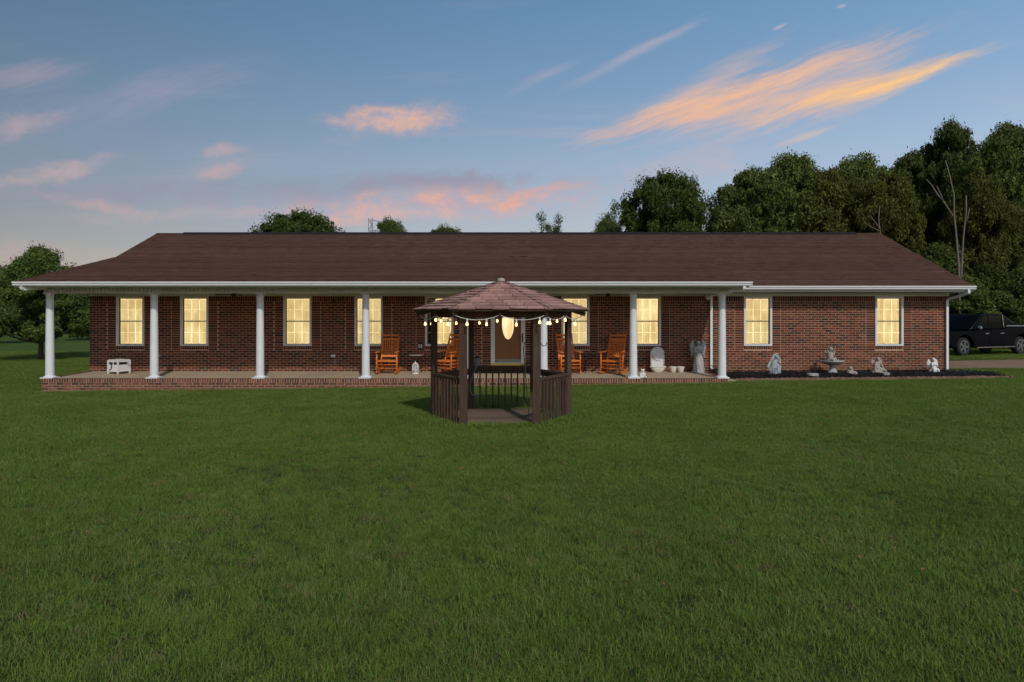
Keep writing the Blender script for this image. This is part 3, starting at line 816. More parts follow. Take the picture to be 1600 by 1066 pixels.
for i, (a, b) in enumerate(WIN):
    o = link('window', fme, None, house, loc=((a + b) / 2, 0, WZ0)); 
    link('sash', sme, None, o); link('muntin_grid', mme, None, o)
    for r in range(4):
        zc = (gzl[0] + gzl[1]) / 2 if r == 0 else (gzl[1] + gzl[2]) / 2 if r == 1 else (gzl[3] + gzl[4]) / 2 if r == 2 else (gzl[4] + gzl[5]) / 2
        for k in range(3): link('pane', pme, None, o, loc=((gx[k] + gx[k + 1]) / 2, .076, zc))
    me = (cu_part if i == 4 else cu_full).copy(); me.materials.append(M['blind' if i in (1, 2, 5) else 'curtain_wing' if i >= 7 else 'curtain'])
    link('curtain', me, None, o)
    link('blackout_board', dkme, None, o)  # added dark board standing in for the unlit room behind the curtain
    if i == 4: o['label'] = 'white framed window with its curtain half drawn, left side dark'

# front door
dw = DX1 - DX0; dh = DZ1 - DZ0; dxc = (DX0 + DX1) / 2
mb = MB(); JW = .13
mb.box(-dw / 2, -dw / 2 + JW, -.05, .12, 0, dh); mb.box(dw / 2 - JW, dw / 2, -.05, .12, 0, dh); mb.box(-dw / 2 + JW, dw / 2 - JW, -.05, .12, dh - .10, dh); mb.box(-dw / 2 + JW, dw / 2 - JW, -.05, .12, 0, .075)
door = mb.build('front_door', M['trim'], house, loc=(dxc, 0, DZ0), label='white framed front door of brown wood with a lit oval glass')
a_, b_, c_, d_ = -dw / 2 + JW, dw / 2 - JW, .075, dh - .10
# leaf with an oval hole: ring of quads from oval to the rectangle
oc_z, orx, orz = PZ(531, YW) - DZ0 + .52, .205, .52
N = 48; vs = []; fs = []
def rect_pt(q):
    cx, sx_ = math.cos(q), math.sin(q); t = 9
    for lim, comp in ((b_, cx), (a_, cx)):
        if comp * lim > 0: t = min(t, lim / comp)
    for lim, comp in ((d_ - oc_z, sx_), (c_ - oc_z, sx_)):
        if comp * lim > 0: t = min(t, lim / comp)
    return (cx * t, oc_z + sx_ * t)
for k in range(N):
    q = 2 * PI * (k + .5) / N
    vs.append((orx * math.cos(q), .06, oc_z + orz * math.sin(q))); p = rect_pt(q); vs.append((p[0], .06, p[1]))
for k in range(N): k2 = (k + 1) % N; fs.append((2 * k, 2 * k + 1, 2 * k2 + 1, 2 * k2))
mb = MB(); mb.add([Vector(q) for q in vs], fs)
for sx_ in (-1, 1):
    x0, x1 = (.03, b_ - .05) if sx_ > 0 else (a_ + .05, -.03)
    mb.box(x0, x1, .048, .0585, .24, .56); mb.box(x0 + .045, x1 - .045, .040, .0475, .285, .515)
mb.box(a_ + .03, b_ - .03, .046, .0585, .60, .635)
mb.build('door_leaf', M['doorwood'], door)
mb = MB()
vs = []
for k in range(N):
    q = 2 * PI * k / N
    for (rr_, yy_) in ((0, .055), (.022, .042), (.03, .058)): vs.append(Vector(((orx + rr_ - .012) * math.cos(q), yy_, oc_z + (orz + rr_ - .012) * math.sin(q))))
fs = []
for k in range(N):
    k2 = (k + 1) % N
    for j in range(2): fs.append((3 * k + j, 3 * k + j + 1, 3 * k2 + j + 1, 3 * k2 + j))
mb.add(vs, fs); mb.build('oval_moulding', M['doorwood'], door, smooth=True)
mb = MB(); vs = [Vector((orx * math.cos(2 * PI * k / N), .072, oc_z + orz * math.sin(2 * PI * k / N))) for k in range(N)]; mb.add(vs, [tuple(range(N))]); mb.build('oval_glass', M['oval'], door)
mb = MB(); mb.box(a_ + .004, b_ - .004, .05, .0595, .078, .185); mb.build('kick_plate', M['chrome'], door)
mb = MB(); mb.box(b_ + .03, b_ + .07, -.065, -.0505, .72, 1.02); mb.bar((b_ + .05, -.10, .9), (b_ - .04, -.10, .9), .018, .018); mb.bar((b_ + .05, -.055, .9), (b_ + .05, -.105, .9), .018, .018); mb.build('door_handle', M['dark_metal'], door)
mb = MB(); mb.lathe([(.03, 0), (.04, .008), (.015, .016)], 12); k_ = mb.build('door_knocker', M['dark_metal'], door, loc=(a_ + .05, .055, 1.55), rot=(R(90), 0, 0))
mb = MB(); mb.box(-dw / 2 + .02, dw / 2 - .02, -.07, -.0505, -.02, .055); mb.build('threshold', M['yellow'], door)
mb = MB(); mb.box(dxc - dw / 2 - .1, dxc + dw / 2 + .1, -.42, -.012, fz(YW) - .05, DZ0 - .025); mb.build('door_step', M['concrete'], house)

# fittings on the porch wall
def wallbox(px, py, w_, h_, mat, name, lab=None, d=.06):
    mb = MB(); x = PX(px, YW); z = PZ(py, YW); mb.box(x - w_ / 2, x + w_ / 2, -.0125 - d, -.0125, z - h_ / 2, z + h_ / 2); mb.box(x - w_ / 2 + .01, x + w_ / 2 - .01, -.0125 - d - .012, -.0126 - d, z - h_ / 2 + .012, z + h_ / 2 - .012)
    return mb.build(name, mat, house, label=lab)
wallbox(251, 556, .08, .12, M['plastic_grey'], 'outlet_cover')
wallbox(521, 556, .13, .08, M['white'], 'outlet_cover')
wallbox(524, 566, .07, .10, M['plastic_grey'], 'hose_tap')
wallbox(522, 472, .07, .12, M['dark_metal'], 'porch_light')
mb = MB(); x, z = PX(1103.5, YW), PZ(465, YW)
mb.box(x - .04, x + .04, -.05, -.0125, z + .02, z + .1); mb.bar((x, -.05, z + .05), (x + .03, -.16, z - .03), .10, .10); mb.build('flood_light', M['white'], house)
x, z = PX(657, YW), PZ(541, YW)
mb = MB(); mb.box(x - .075, x + .075, -.035, -.0125, z - .13, z + .13); mb.tube([(x, -.03, z + .12), (x, -.10, z + .17), (x, -.12, z + .10)], .012, 6)
sc_ = mb.build('wall_lantern', M['dark_metal'], house)
for s in (-1, 1):
    mb = MB(); mb.lathe([(.022, -.06), (.028, 0), (.026, .05), (.012, .065)], 10, (x + s * .035, -.07, z)); mb.build('glass_shade', M['glaze'], sc_)

# ceiling fans
def fan(px, name_lab, rz):
    Yf = 20.95; f = thing('ceiling_fan', name_lab, 'ceiling fan', (PX(px, Yf), Yf, 2.738), rz, 'ceiling fans under the porch roof')
    mb = MB(); mb.lathe([(.07, -.02), (.05, -.05), (.015, -.06)], 12); mb.build('canopy', M['dark_metal'], f)
    mb = MB(); mb.lathe([(.02, -.06), (.08, -.10), (.09, -.14), (.05, -.17), (.02, -.175)], 14); mb.build('motor', M['dark_metal'], f)
    for k in range(5):
        mb = MB(); m = Matrix.Rotation(2 * PI * k / 5, 4, 'Z') @ Matrix.Rotation(R(9), 4, 'X'); mb.box(.10, .64, -.06, .06, -.135, -.127, m); mb.build('blade', M['fan'], f)
fan(365, 'brown bladed ceiling fan on the porch over the stretch without chairs', .35)
fan(950, 'brown bladed ceiling fan on the porch above the orange rocker beside a column', .1)

# ------------------------------------------------------------------ gazebo
GY, GX_ = 13.35, PX(783, 13.35)
GG = -.02
gaz = thing('gazebo', 'small six-sided dark wooden gazebo with brown shingle roof on the lawn', 'gazebo', (GX_, GY, GG))
A = 1.31
def hexpt(k, r): q = R(60 * k); return Vector((r * math.cos(q), r * math.sin(q), 0))   # k=0 right tip, 4 and 5 in front
EZ, AZ, RR = 2.10 - GG, 2.655 - GG, 1.70
pw_ = {0: .10, 3: .10, 4: .14, 5: .14, 1: .12, 2: .12}
for k in range(6):
    p = hexpt(k, A); w_ = pw_[k] / 2
    mb = MB(); m = Matrix.Translation(p) @ Matrix.Rotation(0 if k in (4, 5, 1, 2) else R(30), 4, 'Z')
    mb.box(-w_, w_, -w_, w_, -.1, EZ + .02, m); post = mb.build('post', M['wood'], gaz)
# header beams
for k in range(6):
    a, b = hexpt(k, A), hexpt(k + 1, A)
    d = (b - a).normalized()
    mb = MB(); mb.bar(a + d * .03 + Vector((0, 0, EZ - .06)), b - d * .03 + Vector((0, 0, EZ - .06)), .07, .18 + .004 * (k % 2), up=(0, 0, 1)); mb.build('header_beam', M['wood'], gaz)
# curved brackets at the front posts
for k, nb in ((4, 5), (5, 4), (4, 3), (5, 0)):
    a, b = hexpt(k, A), hexpt(nb, A); d = (b - a).normalized(); n_ = Vector((-d.y, d.x, 0))
    pts = [(.06, 0)] + [(.06 + .16 * math.sin(t * PI / 16), -.22 + .22 * (1 - math.cos(t * PI / 16)) * 1.0) for t in range(9)]
    poly = [(.06, 0.0), (.06, -.24), (.075, -.16), (.10, -.10), (.14, -.06), (.20, -.03), (.22, 0)]
    mb = MB(); z0 = EZ - .153
    vs = [a + d * p[0] + Vector((0, 0, z0 + p[1])) + n_ * s for s in (-.025, .025) for p in poly]; L = len(poly)
    mb.add(vs, [tuple(range(L)), tuple(range(L, 2 * L))[::-1]] + [(i, (i + 1) % L, (i + 1) % L + L, i + L) for i in range(L)]); mb.build('bracket', M['wood'], gaz)
# rafters with tails
for k in range(12):
    q = R(30 * k); r_ = RR - .05 if k % 2 == 0 else RR * math.cos(R(30)) - .05
    e = Vector((math.cos(q), math.sin(q), 0)); mb = MB(); rise = (AZ - EZ) / (RR if k % 2 == 0 else RR * math.cos(R(30)))
    mb.bar(e * .08 + Vector((0, 0, AZ - .11 - rise * .08)), e * r_ + Vector((0, 0, AZ - .11 - rise * r_)), .04, .085); mb.build('rafter', M['wood'], gaz)
# roof deck and shingles
mb = MB(); apex = Vector((0, 0, AZ - .02)); vs = [hexpt(k, RR) + Vector((0, 0, EZ - .012)) for k in range(6)] + [apex] + [hexpt(k, RR - .01) + Vector((0, 0, EZ - .04)) for k in range(6)] + [apex - Vector((0, 0, .04))]
mb.add(vs, [(k, (k + 1) % 6, 6) for k in range(6)] + [(7 + (k + 1) % 6, 7 + k, 13) for k in range(6)] + [(k, 7 + k, 7 + (k + 1) % 6, (k + 1) % 6) for k in range(6)])
groof = mb.build('gazebo_roof', M['wood'], gaz)
ap = RR * math.cos(R(30)); SLN = math.hypot(ap, AZ - EZ)
for k in range(6):
    qm = R(60 * k + 30); e = Vector((math.cos(qm), math.sin(qm), 0)); t_ = Vector((-math.sin(qm), math.cos(qm), 0))
    up = (e * -ap + Vector((0, 0, AZ - EZ))).normalized(); nrm = t_.cross(up) * -1
    if nrm.z < 0: nrm = -nrm
    o_ = e * ap + Vector((0, 0, EZ))
    nc = 10; ex = SLN / nc
    for i in range(nc):
        s0 = i * ex - .02; s1 = min((i + 1) * ex + .0, SLN)
        half0 = (1 - max(s0, 0) / SLN) * RR / 2 + (.02 if i == 0 else .0); half1 = max((1 - s1 / SLN) * RR / 2, .0)
        x = -half0 + (0 if i % 2 else -.15) + random.uniform(-.02, .02)
        while x < half0 - .02:
            a, b = max(x, -half0), min(x + .289, half0)
            if b - a > .03:
                a1 = max(min(a, half1), -half1); b1 = max(min(b, half1), -half1); dz_ = random.uniform(-.012, .008); hh = .024 + random.uniform(0, .010); sk_ = random.uniform(-.006, .006)
                P = lambda xx, s, hgt: o_ + t_ * xx + up * s + nrm * hgt
                vs = [P(a, s0 + dz_, hh), P(b, s0 + dz_ + sk_, hh), P(b1, s1, .006), P(a1, s1, .006), P(a, s0 + dz_, hh - .02), P(b, s0 + dz_ + sk_, hh - .02), P(b1, s1, .001), P(a1, s1, .001)]
                mb = MB(); mb.add(vs, [(0, 1, 2, 3), (4, 5, 1, 0), (5, 6, 2, 1), (7, 4, 0, 3), (7, 6, 5, 4)]); mb.build('shingle', M['gshingle'], groof)
            x += .30
for k in range(6):
    a = hexpt(k, RR + .01) + Vector((0, 0, EZ - .004)); b = Vector((0, 0, AZ)); d = b - a; L = d.length; d.normalize()
    q = R(60 * k); tv = Vector((-math.sin(q), math.cos(q), 0)); n_ = tv.cross(d); n_ = n_ if n_.z > 0 else -n_
    nb = 11
    for i in range(nb):
        p0 = a + d * (L * i / nb - .015); p1 = a + d * (L * (i + 1) / nb)
        wv_ = .036; dn = Vector((0, 0, -.012))
        vs = [p0 - tv * wv_ + dn + n_ * .018, p0 + n_ * .034, p0 + tv * wv_ + dn + n_ * .018, p1 - tv * wv_ + dn + n_ * .012, p1 + n_ * .02, p1 + tv * wv_ + dn + n_ * .012, p0 - tv * wv_ + dn, p0 + tv * wv_ + dn]
        mb = MB(); mb.add(vs, [(0, 1, 4, 3), (1, 2, 5, 4), (6, 7, 2, 1, 0)]); mb.build('hip_cap', M['gcap'], groof)
mb = MB(); mb.lathe([(.078, -.03), (.08, .0), (.068, .025), (.04, .042), (.0, .046)], 12, (0, 0, AZ + .02)); mb.build('roof_cap', M['stone_tan'], groof, smooth=True)
# floor boards, butted across the hexagon
y = -A * math.cos(R(30)) + .0; bwid = .138; apo = A * math.cos(R(30))
while y < apo - .02:
    y1 = min(y + bwid - .008, apo)
    hx = lambda yy_: A - abs(yy_) / math.tan(R(60))
    p = [(-hx(y), y), (hx(y), y), (hx(y1), y1), (-hx(y1), y1)]
    if y < 0 < y1: p = [(-hx(y), y), (hx(y), y), (A, 0), (hx(y1), y1), (-hx(y1), y1), (-A, 0)]
    mb = MB(); mb.prism(p, 'z', -.06, .055 + random.uniform(-.004, .004)); mb.build('floor_board', M['deck'], gaz); y += bwid
# railings on five sides, open towards the lawn
RTZ = .865 - GG
for k in (0, 1, 2, 3, 5):
    a, b = hexpt(k, A), hexpt(k + 1, A); d = (b - a); L = d.length; d.normalize(); n_ = Vector((-d.y, d.x, 0))
    if k in (4,): continue
    o0, o1 = .055, L - .055; RTZ = (.925 if k == 1 else .865) - GG; uh = .125 if k == 1 else .085
    rail_h = .085 if k != 1 else .13
    mb = MB(); mb.bar(a + d * o0 + Vector((0, 0, RTZ - .022)), b - d * .055 + Vector((0, 0, RTZ - .022)), .09, .042); mb.build('top_rail', M['wood'], gaz)
    mb = MB(); mb.bar(a + d * o0 + Vector((0, 0, RTZ - .044 - uh / 2)), b - d * .055 + Vector((0, 0, RTZ - .044 - uh / 2)), .038, uh); mb.build('under_rail', M['wood'], gaz)
    nb = 8
    for i in range(nb):
        t = .055 + (L - .11) * (i + 1) / (nb + 1); p = a + d * t; le = random.uniform(-.006, .006)
        out = -n_ * .045 if n_.dot(a) < 0 else n_ * .045
        mb = MB(); mb.bar(p + out + d * le + Vector((0, 0, -.06 + random.uniform(0, .02))), p + out + Vector((0, 0, RTZ - .055)), .031 if k in (3, 5) else .046, .031, up=tuple(d)); mb.build('baluster', M['wood'], gaz)

# string lights
sl_t = thing('string_lights', 'string of glowing round bulbs on a pale wire under the gazebo eaves', 'string lights', (GX_, GY, GG))
mb = MB(); bulbs = []
for k in range(6):
    a, b = hexpt(k, RR - .10), hexpt(k + 1, RR - .10); nb = 3 if k != 4 else 4
    pts = []
    for i in range(nb * 4 + 1):
        t = i / (nb * 4); ph = (t * 2) % 1.0; sag = .085 * 4 * ph * (1 - ph)
        pts.append(a.lerp(b, t) + Vector((0, 0, EZ - .105 - sag)))
    mb.tube(pts, .0055, 5)
    for i in range(nb):
        t = (i + .5 + random.uniform(-.25, .25)) / nb; ph = (t * 2) % 1.0; sag = .085 * 4 * ph * (1 - ph)
        bulbs.append(a.lerp(b, t) + Vector((0, 0, EZ - .105 - sag)))
mb.build('wire', M['plaster'], sl_t)
sk1 = MB(); sk1.lathe([(.010, 0), (.016, -.008), (.016, -.055), (.012, -.06)], 8); ske = sk1.mesh('socket'); ske.materials.append(M['plaster'])
bb = MB(); bb.lathe([(.009, -.060), (.013, -.069), (.019, -.086), (.021, -.098), (.016, -.111), (.003, -.117)], 10); bbe = bb.mesh('bulb', True); bbe.materials.append(M['bulb'])
for p in bulbs:
    o = link('bulb', bbe, None, sl_t, loc=p); link('socket', ske, None, o)
# shepherd hook leaning in the gazebo, cable and grey lantern on the rear post
mb = MB(); Yh = 12.5; f0 = Vector((PX(827, 12.35), 12.35, .06)); f1 = Vector((PX(818, Yh), Yh, PZ(545, Yh)))
pts = [f0, f0.lerp(f1, .5), f1, f1 + Vector((.015, 0, .10)), f1 + Vector((.08, 0, .155)), f1 + Vector((.19, -.01, .16)), f1 + Vector((.29, -.02, .12)), f1 + Vector((.36, -.02, .05)), f1 + Vector((.41, -.03, .055)), f1 + Vector((.425, -.03, .12))]
mb.tube(pts, .0085, 6); o = mb.build('shepherd_hook', M['dark_metal']); tag(o, 'thin black iron plant hook leaning against the gazebo front post', 'plant hook')
Yc = 14.33; X0 = PX(741, Yc)
mb = MB(); pts = []
for (px, py) in ((742, 556), (744, 562), (746, 568), (743, 577), (738, 588), (735, 600), (735, 611), (738, 617), (744, 619), (751, 614), (755, 611)): pts.append((PX(px, Yc), Yc, PZ(py, Yc)))
mb.tube(pts, .009, 6)
mb.tube([(PX(746, Yc), Yc, PZ(585, Yc)), (PX(747, Yc), Yc - .01, PZ(602, Yc)), (PX(745, Yc), Yc, PZ(612, Yc)), (PX(747, Yc), Yc, PZ(628, Yc))], .006, 5)
mb.tube([(PX(750, Yc), Yc, PZ(580, Yc)), (PX(751, Yc), Yc - .01, PZ(598, Yc)), (PX(748, Yc), Yc, PZ(604, Yc)), (PX(746, Yc), Yc, PZ(590, Yc)), (PX(748, Yc), Yc, PZ(580, Yc))], .006, 5)
o = mb.build('hanging_cable', M['plastic_grey']); tag(o, 'grey electric cable hanging in a loop inside the gazebo', 'cable')
lt = thing('hanging_lantern', 'small grey bucket lantern hung inside the gazebo beside the rear post', 'lantern', (PX(746.5, Yc), Yc, PZ(571, Yc)))
mb = MB(); mb.lathe([(.035, 0), (.045, .02), (.055, .14), (.058, .15)], 12); mb.build('body', M['plastic_grey'], lt, smooth=True)
mb = MB(); mb.lathe([(.085, .151), (.08, .17), (.03, .19), (.0, .2)], 12); mb.build('lid', M['dark_metal'], lt)
mb = MB(); mb.tube([(0, 0, .195), (-.03, 0, .23), (-.09, .02, .235)], .005, 5); mb.build('hanger', M['dark_metal'], lt)
# ------------------------------------------------------------------ rocking chairs
def make_chair():
    t = thing('rocking_chair', 'orange wooden rocking chair', 'rocking chair')
    W2 = .285; o = M['orange']
    lean = .30                                    # how far the back leans away over its height
    def back(z): return .20 + lean * (z - .42) / .83
    for s in (-1, 1):
        mb = MB(); mb.tube([(s * (W2 - .035), .20 - .05, .06), (s * (W2 - .035), back(.42), .42), (s * (W2 - .03), back(.85), .85), (s * (W2 - .025), back(1.25), 1.25)], [.02, .023, .022, .016], 8); mb.build('back_post', o, t, smooth=True)
        mb = MB(); mb.tube([(s * (W2 + .02), -.27, .055), (s * (W2 + .02), -.26, .40), (s * (W2 + .02), -.25, .66)], [.020, .025, .020], 8); mb.build('leg', o, t, smooth=True)
        mb = MB(); pts = [(-.36, .668), (-.30, .675), (.10, .672), (.26, .68)]
        poly = [(s * (W2 + .02) - .05, -.34), (s * (W2 + .02) + .05, -.34), (s * (W2 + .02) + .05, -.22), (s * (W2 + .0) + .03, .27), (s * (W2 + .0) - .03, .27), (s * (W2 + .02) - .05, -.22)]
        mb.prism(poly, 'z', .662, .684); mb.build('arm', o, t)
        mb = MB(); n = 12; pr = []
        for i in range(n + 1):
            yy_ = -.40 + 1.0 * i / n; pr.append((yy_, .30 * (yy_ - .02) ** 2))
        poly = [(a, b + .0) for a, b in pr] + [(a, b + .055) for a, b in pr[::-1]]
        xx = s * (W2 + .0); mb.prism(poly, 'x', xx - .018, xx + .018); mb.build('rocker', o, t)
        for zz_ in (.20, .31):
            mb = MB(); mb.tube([(s * (W2 + .012), -.26, zz_), (s * (W2 - .03), .17 + .02 * zz_, zz_)], .011, 6); mb.build('side_rung', o, t, smooth=True)
    for zz_, r_ in ((.18, .012), (.29, .012), (.385, .017)):
        mb = MB(); mb.tube([(-W2 - .02, -.262, zz_), (W2 + .02, -.262, zz_)], r_, 8); mb.build('front_rung', o, t, smooth=True)
    mb = MB(); mb.tube([(-W2 + .03, .185, .24), (W2 - .03, .185, .24)], .012, 6); mb.build('back_rung', o, t)
    mb = MB(); mb.prism([(-W2 - .01, -.275), (W2 + .01, -.275), (W2 - .04, .20), (-W2 + .04, .20)], 'z', .385, .412); seat = mb.build('seat', o, t)
    mb = MB()
    for i in range(9): mb.box(-W2 + .02, W2 - .02, -.255 + i * .05, -.255 + i * .05 + .04, .4125, .4225)
    mb.build('seat_weave', M['weave'], seat)
    def rail(z0, z1, nm):
        mb = MB(); zc = (z0 + z1) / 2; ang = math.atan2(lean, .83)
        m = Matrix.Translation((0, back(zc), zc)) @ Matrix.Rotation(-ang, 4, 'X'); mb.box(-W2 + .04, W2 - .04, -.013, .013, -(z1 - z0) / 2, (z1 - z0) / 2, m); mb.build(nm, o, t)
    rail(1.145, 1.20, 'crest_rail'); rail(1.015, 1.08, 'crest_rail'); rail(.50, .55, 'lower_rail')
    for i in range(8):
        x = (-W2 + .075) + i * (2 * W2 - .15) / 7
        mb = MB(); mb.bar((x, back(.55) + .002, .551), (x, back(1.015), 1.014), .030, .012, up=(0, 1, 0)); mb.build('back_slat', o, t)
    return t
ch = make_chair()
chairs = [(606.5, 21.25, 0, 'orange rocking chair facing straight out between a column and the small pale-topped table'),
          (700, 21.3, -30, 'orange rocking chair turned sideways between the front door and the table with the white lantern'),
          (888, 21.3, 12, 'orange rocking chair by the dark table, partly hidden by a gazebo post'),
          (958, 21.2, -27, 'orange rocking chair angled toward the door beside a white column')]
for i, (px, Yq, rz, lab) in enumerate(chairs):
    o = ch if i == 0 else copy_tree(ch)
    o.location = (PX(px, Yq), Yq, fz(Yq) + .004); o.rotation_euler = (0, 0, R(rz)); o['label'] = lab; o['group'] = 'orange porch rocking chairs'

# small tables
def table(px, Yq, lab, top, hgt):
    t = thing('side_table', lab, 'table', (PX(px, Yq), Yq, fz(Yq) + .002), .2)
    mb = MB(); mb.lathe([(.225, hgt - .022), (.235, hgt - .016), (.235, hgt - .004), (.23, hgt)], 24); mb.build('tabletop', top, t)
    for k in range(3):
        q = 2 * PI * k / 3; c_, s_ = math.cos(q), math.sin(q)
        mb = MB(); mb.tube([(c_ * .19, s_ * .19, 0), (c_ * .12, s_ * .12, .10), (c_ * .035, s_ * .035, .28), (c_ * .06, s_ * .06, .40), (c_ * .16, s_ * .16, hgt - .023)], .011, 6); mb.build('leg', M['dark_metal'], t, smooth=True)
    mb = MB(); mb.lathe([(.05, .24), (.06, .26), (.06, .28), (.04, .30)], 10); mb.build('hub', M['dark_metal'], t)
table(650, 21.55, 'small round table with pale speckled top on black iron legs', M['marble'], .56)
table(917, 21.5, 'small round dark table on black iron legs between two rocking chairs', M['dark_metal'], .56)
# pierced white lantern standing under the pale table
l_ = thing('garden_lantern', 'white pierced dome lantern ornament standing before the pale-topped table', 'lantern', (PX(649, 21.1), 21.1, fz(21.1) + .002))
mb = MB(); mb.lathe([(.105, 0), (.11, .02), (.105, .04), (.095, .045)], 16); mb.build('base', M['plaster'], l_)
mb = MB(); mb.lathe([(.05, .045), (.05, .16), (.02, .2)], 10); mb.build('candle', M['glaze'], l_)
for k in range(8):
    q = 2 * PI * k / 8; c_, s_ = math.cos(q), math.sin(q)
    mb = MB(); mb.tube([(c_ * .097, s_ * .097, .04), (c_ * .10, s_ * .10, .20), (c_ * .085, s_ * .085, .27), (c_ * .05, s_ * .05, .325), (0, 0, .345)], .013, 6); mb.build('rib', M['plaster'], l_, smooth=True)
for zz_ in (.13, .22):
    mb = MB(); mb.tube([(.098 * math.cos(2 * PI * i / 20), .098 * math.sin(2 * PI * i / 20), zz_ + .012 * math.sin(i * 2.5)) for i in range(21)], .010, 5); mb.build('ring', M['plaster'], l_)
mb = MB(); mb.lathe([(.03, .34), (.022, .36), (.008, .38), (.004, .41)], 8); mb.build('finial', M['plaster'], l_)

# white crate at the far end of the porch
cr = thing('slatted_crate', 'white wooden box with slots and a black strap on the porch', 'box', (PX(186, 21.25), 21.25, fz(21.25) + .002), R(-24))
mb = MB()
cw, cd, chh = .44, .40, .42
for s in (-1, 1):
    for t in (-1, 1): mb = MB(); mb.box(s * cw / 2 - .02, s * cw / 2 + .02, t * cd / 2 - .02, t * cd / 2 + .02, 0, chh); mb.build('corner_post', M['plaster'], cr)
for (z0, z1, nm) in ((.07, .285, 'side_board'), (.365, .415, 'top_board')):
    for s in (-1, 1):
        mb = MB(); mb.box(-cw / 2 + .021, cw / 2 - .021, s * cd / 2 - .012, s * cd / 2 + .012, z0, z1); mb.build(nm, M['plaster'], cr)
        mb = MB(); mb.box(s * cw / 2 - .012, s * cw / 2 + .012, -cd / 2 + .021, cd / 2 - .021, z0 if s < 0 else z0 - .0, z1); mb.build(nm, M['plaster'], cr)
mb = MB(); mb.box(-cw / 2 + .021, cw / 2 - .021, -cd / 2 + .021, cd / 2 - .021, .08, .10); mb.build('bottom', M['plaster'], cr)
mb = MB(); mb.box(-.02, .02, -cd / 2 - .0115, -cd / 2 + .0115, .286, .364); mb.build('slot_divider', M['plaster'], cr)
mb = MB(); mb.box(-cw / 2, cw / 2, -cd / 2, cd / 2, chh + .001, chh + .018); mb.build('lid', M['plaster'], cr)
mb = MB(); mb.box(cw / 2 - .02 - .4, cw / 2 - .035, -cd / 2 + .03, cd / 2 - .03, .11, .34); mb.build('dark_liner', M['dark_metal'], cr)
mb = MB(); mb.tube([(.0, -cd / 2 - .02, .34), (-.03, -cd / 2 - .03, .26), (-.04, -cd / 2 - .025, .18), (-.09, -cd / 2 - .025, .13), (-.13, -cd / 2 - .025, .13)], .014, 6); mb.build('strap', M['dark_metal'], cr)
mb = MB(); mb.bar((cw / 2 + .02, .1, .33), (cw / 2 + .14, .1, .33), .025, .03); mb.build('handle', M['plaster'], cr)

# ------------------------------------------------------------------ ornaments
def sculpt(mb, name, mat, parent, vox=.012, label=None):
    vox *= .75
    """merge overlapping rounded masses into one carved surface"""
    o = mb.build(name, mat, parent, smooth=True, label=label)
    r = o.modifiers.new('remesh', 'REMESH'); r.mode = 'VOXEL'; r.voxel_size = vox; r.use_smooth_shade = True
    s = o.modifiers.new('smooth', 'SMOOTH'); s.factor = .5; s.iterations = 1
    tx = bpy.data.textures.get('carve') or bpy.data.textures.new('carve', 'CLOUDS'); tx.noise_scale = .03; tx.noise_depth = 2
    d = o.modifiers.new('carve', 'DISPLACE'); d.texture = tx; d.strength = .016; d.mid_level = .5; d.texture_coords = 'LOCAL'
    return o
def wing(mb, base, tip, w, side, feathers=6, depth=.03):
    """a fan of overlapping feathers from shoulder to tip"""
    base, tip = Vector(base), Vector(tip)
    for i in range(feathers):
        t = i / (feathers - 1)
        a = base.lerp(tip, .15 + .75 * t); drop = Vector((side * w * (.25 + .5 * math.sin(t * 2.2)), 0, -w * (1.0 + .8 * (1 - t))))
        mb.tube([a, a + drop * .5, a + drop], [depth, depth * 1.1, depth * .35], 8)
    mb.tube([base, base.lerp(tip, .5) + Vector((side * w * .35, 0, .02)), tip], [depth * 1.2, depth * 1.3, depth * .7], 8)

def head(mb, c, r, fwd):
    c = Vector(c); f = Vector(fwd).normalized()
    mb.ball(c, (r * .85, r * .92, r * 1.1)); mb.ball(c - f * r * .25 + Vector((0, 0, r * .25)), (r * 1.0, r * 1.0, r * .95))
    mb.ball(c + f * r * .95 + Vector((0, 0, -r * .1)), (r * .2, r * .2, r * .28)); mb.ball(c + f * r * .72 + Vector((0, 0, -r * .75)), r * .3)
def arm(mb, sh, el, ha, r):
    mb.tube([sh, el, ha], [r, r * .85, r * .6], 8); mb.ball(el, r * .85); mb.ball(ha, (r * .8, r * .8, r * .9))
    for k in range(4): mb.tube([Vector(ha) + Vector((.006 * (k - 1.5), 0, 0)), Vector(ha) + Vector((.008 * (k - 1.5), -.012, .022))], .005, 5)

# tall winged angel on the porch
Yq = 21.55; an = thing('angel_statue', 'tall grey weathered angel statue with raised wings standing on the porch beside the downspout', 'statue', (PX(1091, Yq), Yq, fz(Yq) + .002))
mb = MB(); mb.lathe([(.20, 0), (.205, .03), (.185, .07), (.16, .10)], 14, sx=1, sy=.8)
mb.lathe([(.175, .06), (.16, .2), (.135, .4), (.105, .58), (.10, .64), (.12, .74), (.115, .80), (.06, .84), (.035, .87)], 14, sx=1, sy=.75)
for k in range(9):
    q = R(-160 + 17 * k * 1.0); c_, s_ = math.cos(q), math.sin(q)
    mb.tube([(c_ * .09, s_ * .07, .62), (c_ * .125 + .02 * math.sin(k), s_ * .095, .38), (c_ * .175 + .03 * math.sin(k * 2), s_ * .135, .08)], [.012, .02, .024], 6)
head(mb, (0, -.015, .93), .062, (0, -1, -.25)); mb.tube([(0, 0, .84), (0, -.01, .90)], .035, 8)
arm(mb, (-.11, -.02, .78), (-.12, -.11, .64), (-.01, -.13, .68), .034); arm(mb, (.11, -.02, .78), (.12, -.11, .64), (.015, -.13, .69), .034)
sculpt(mb, 'figure', M['stone'], an, .011)
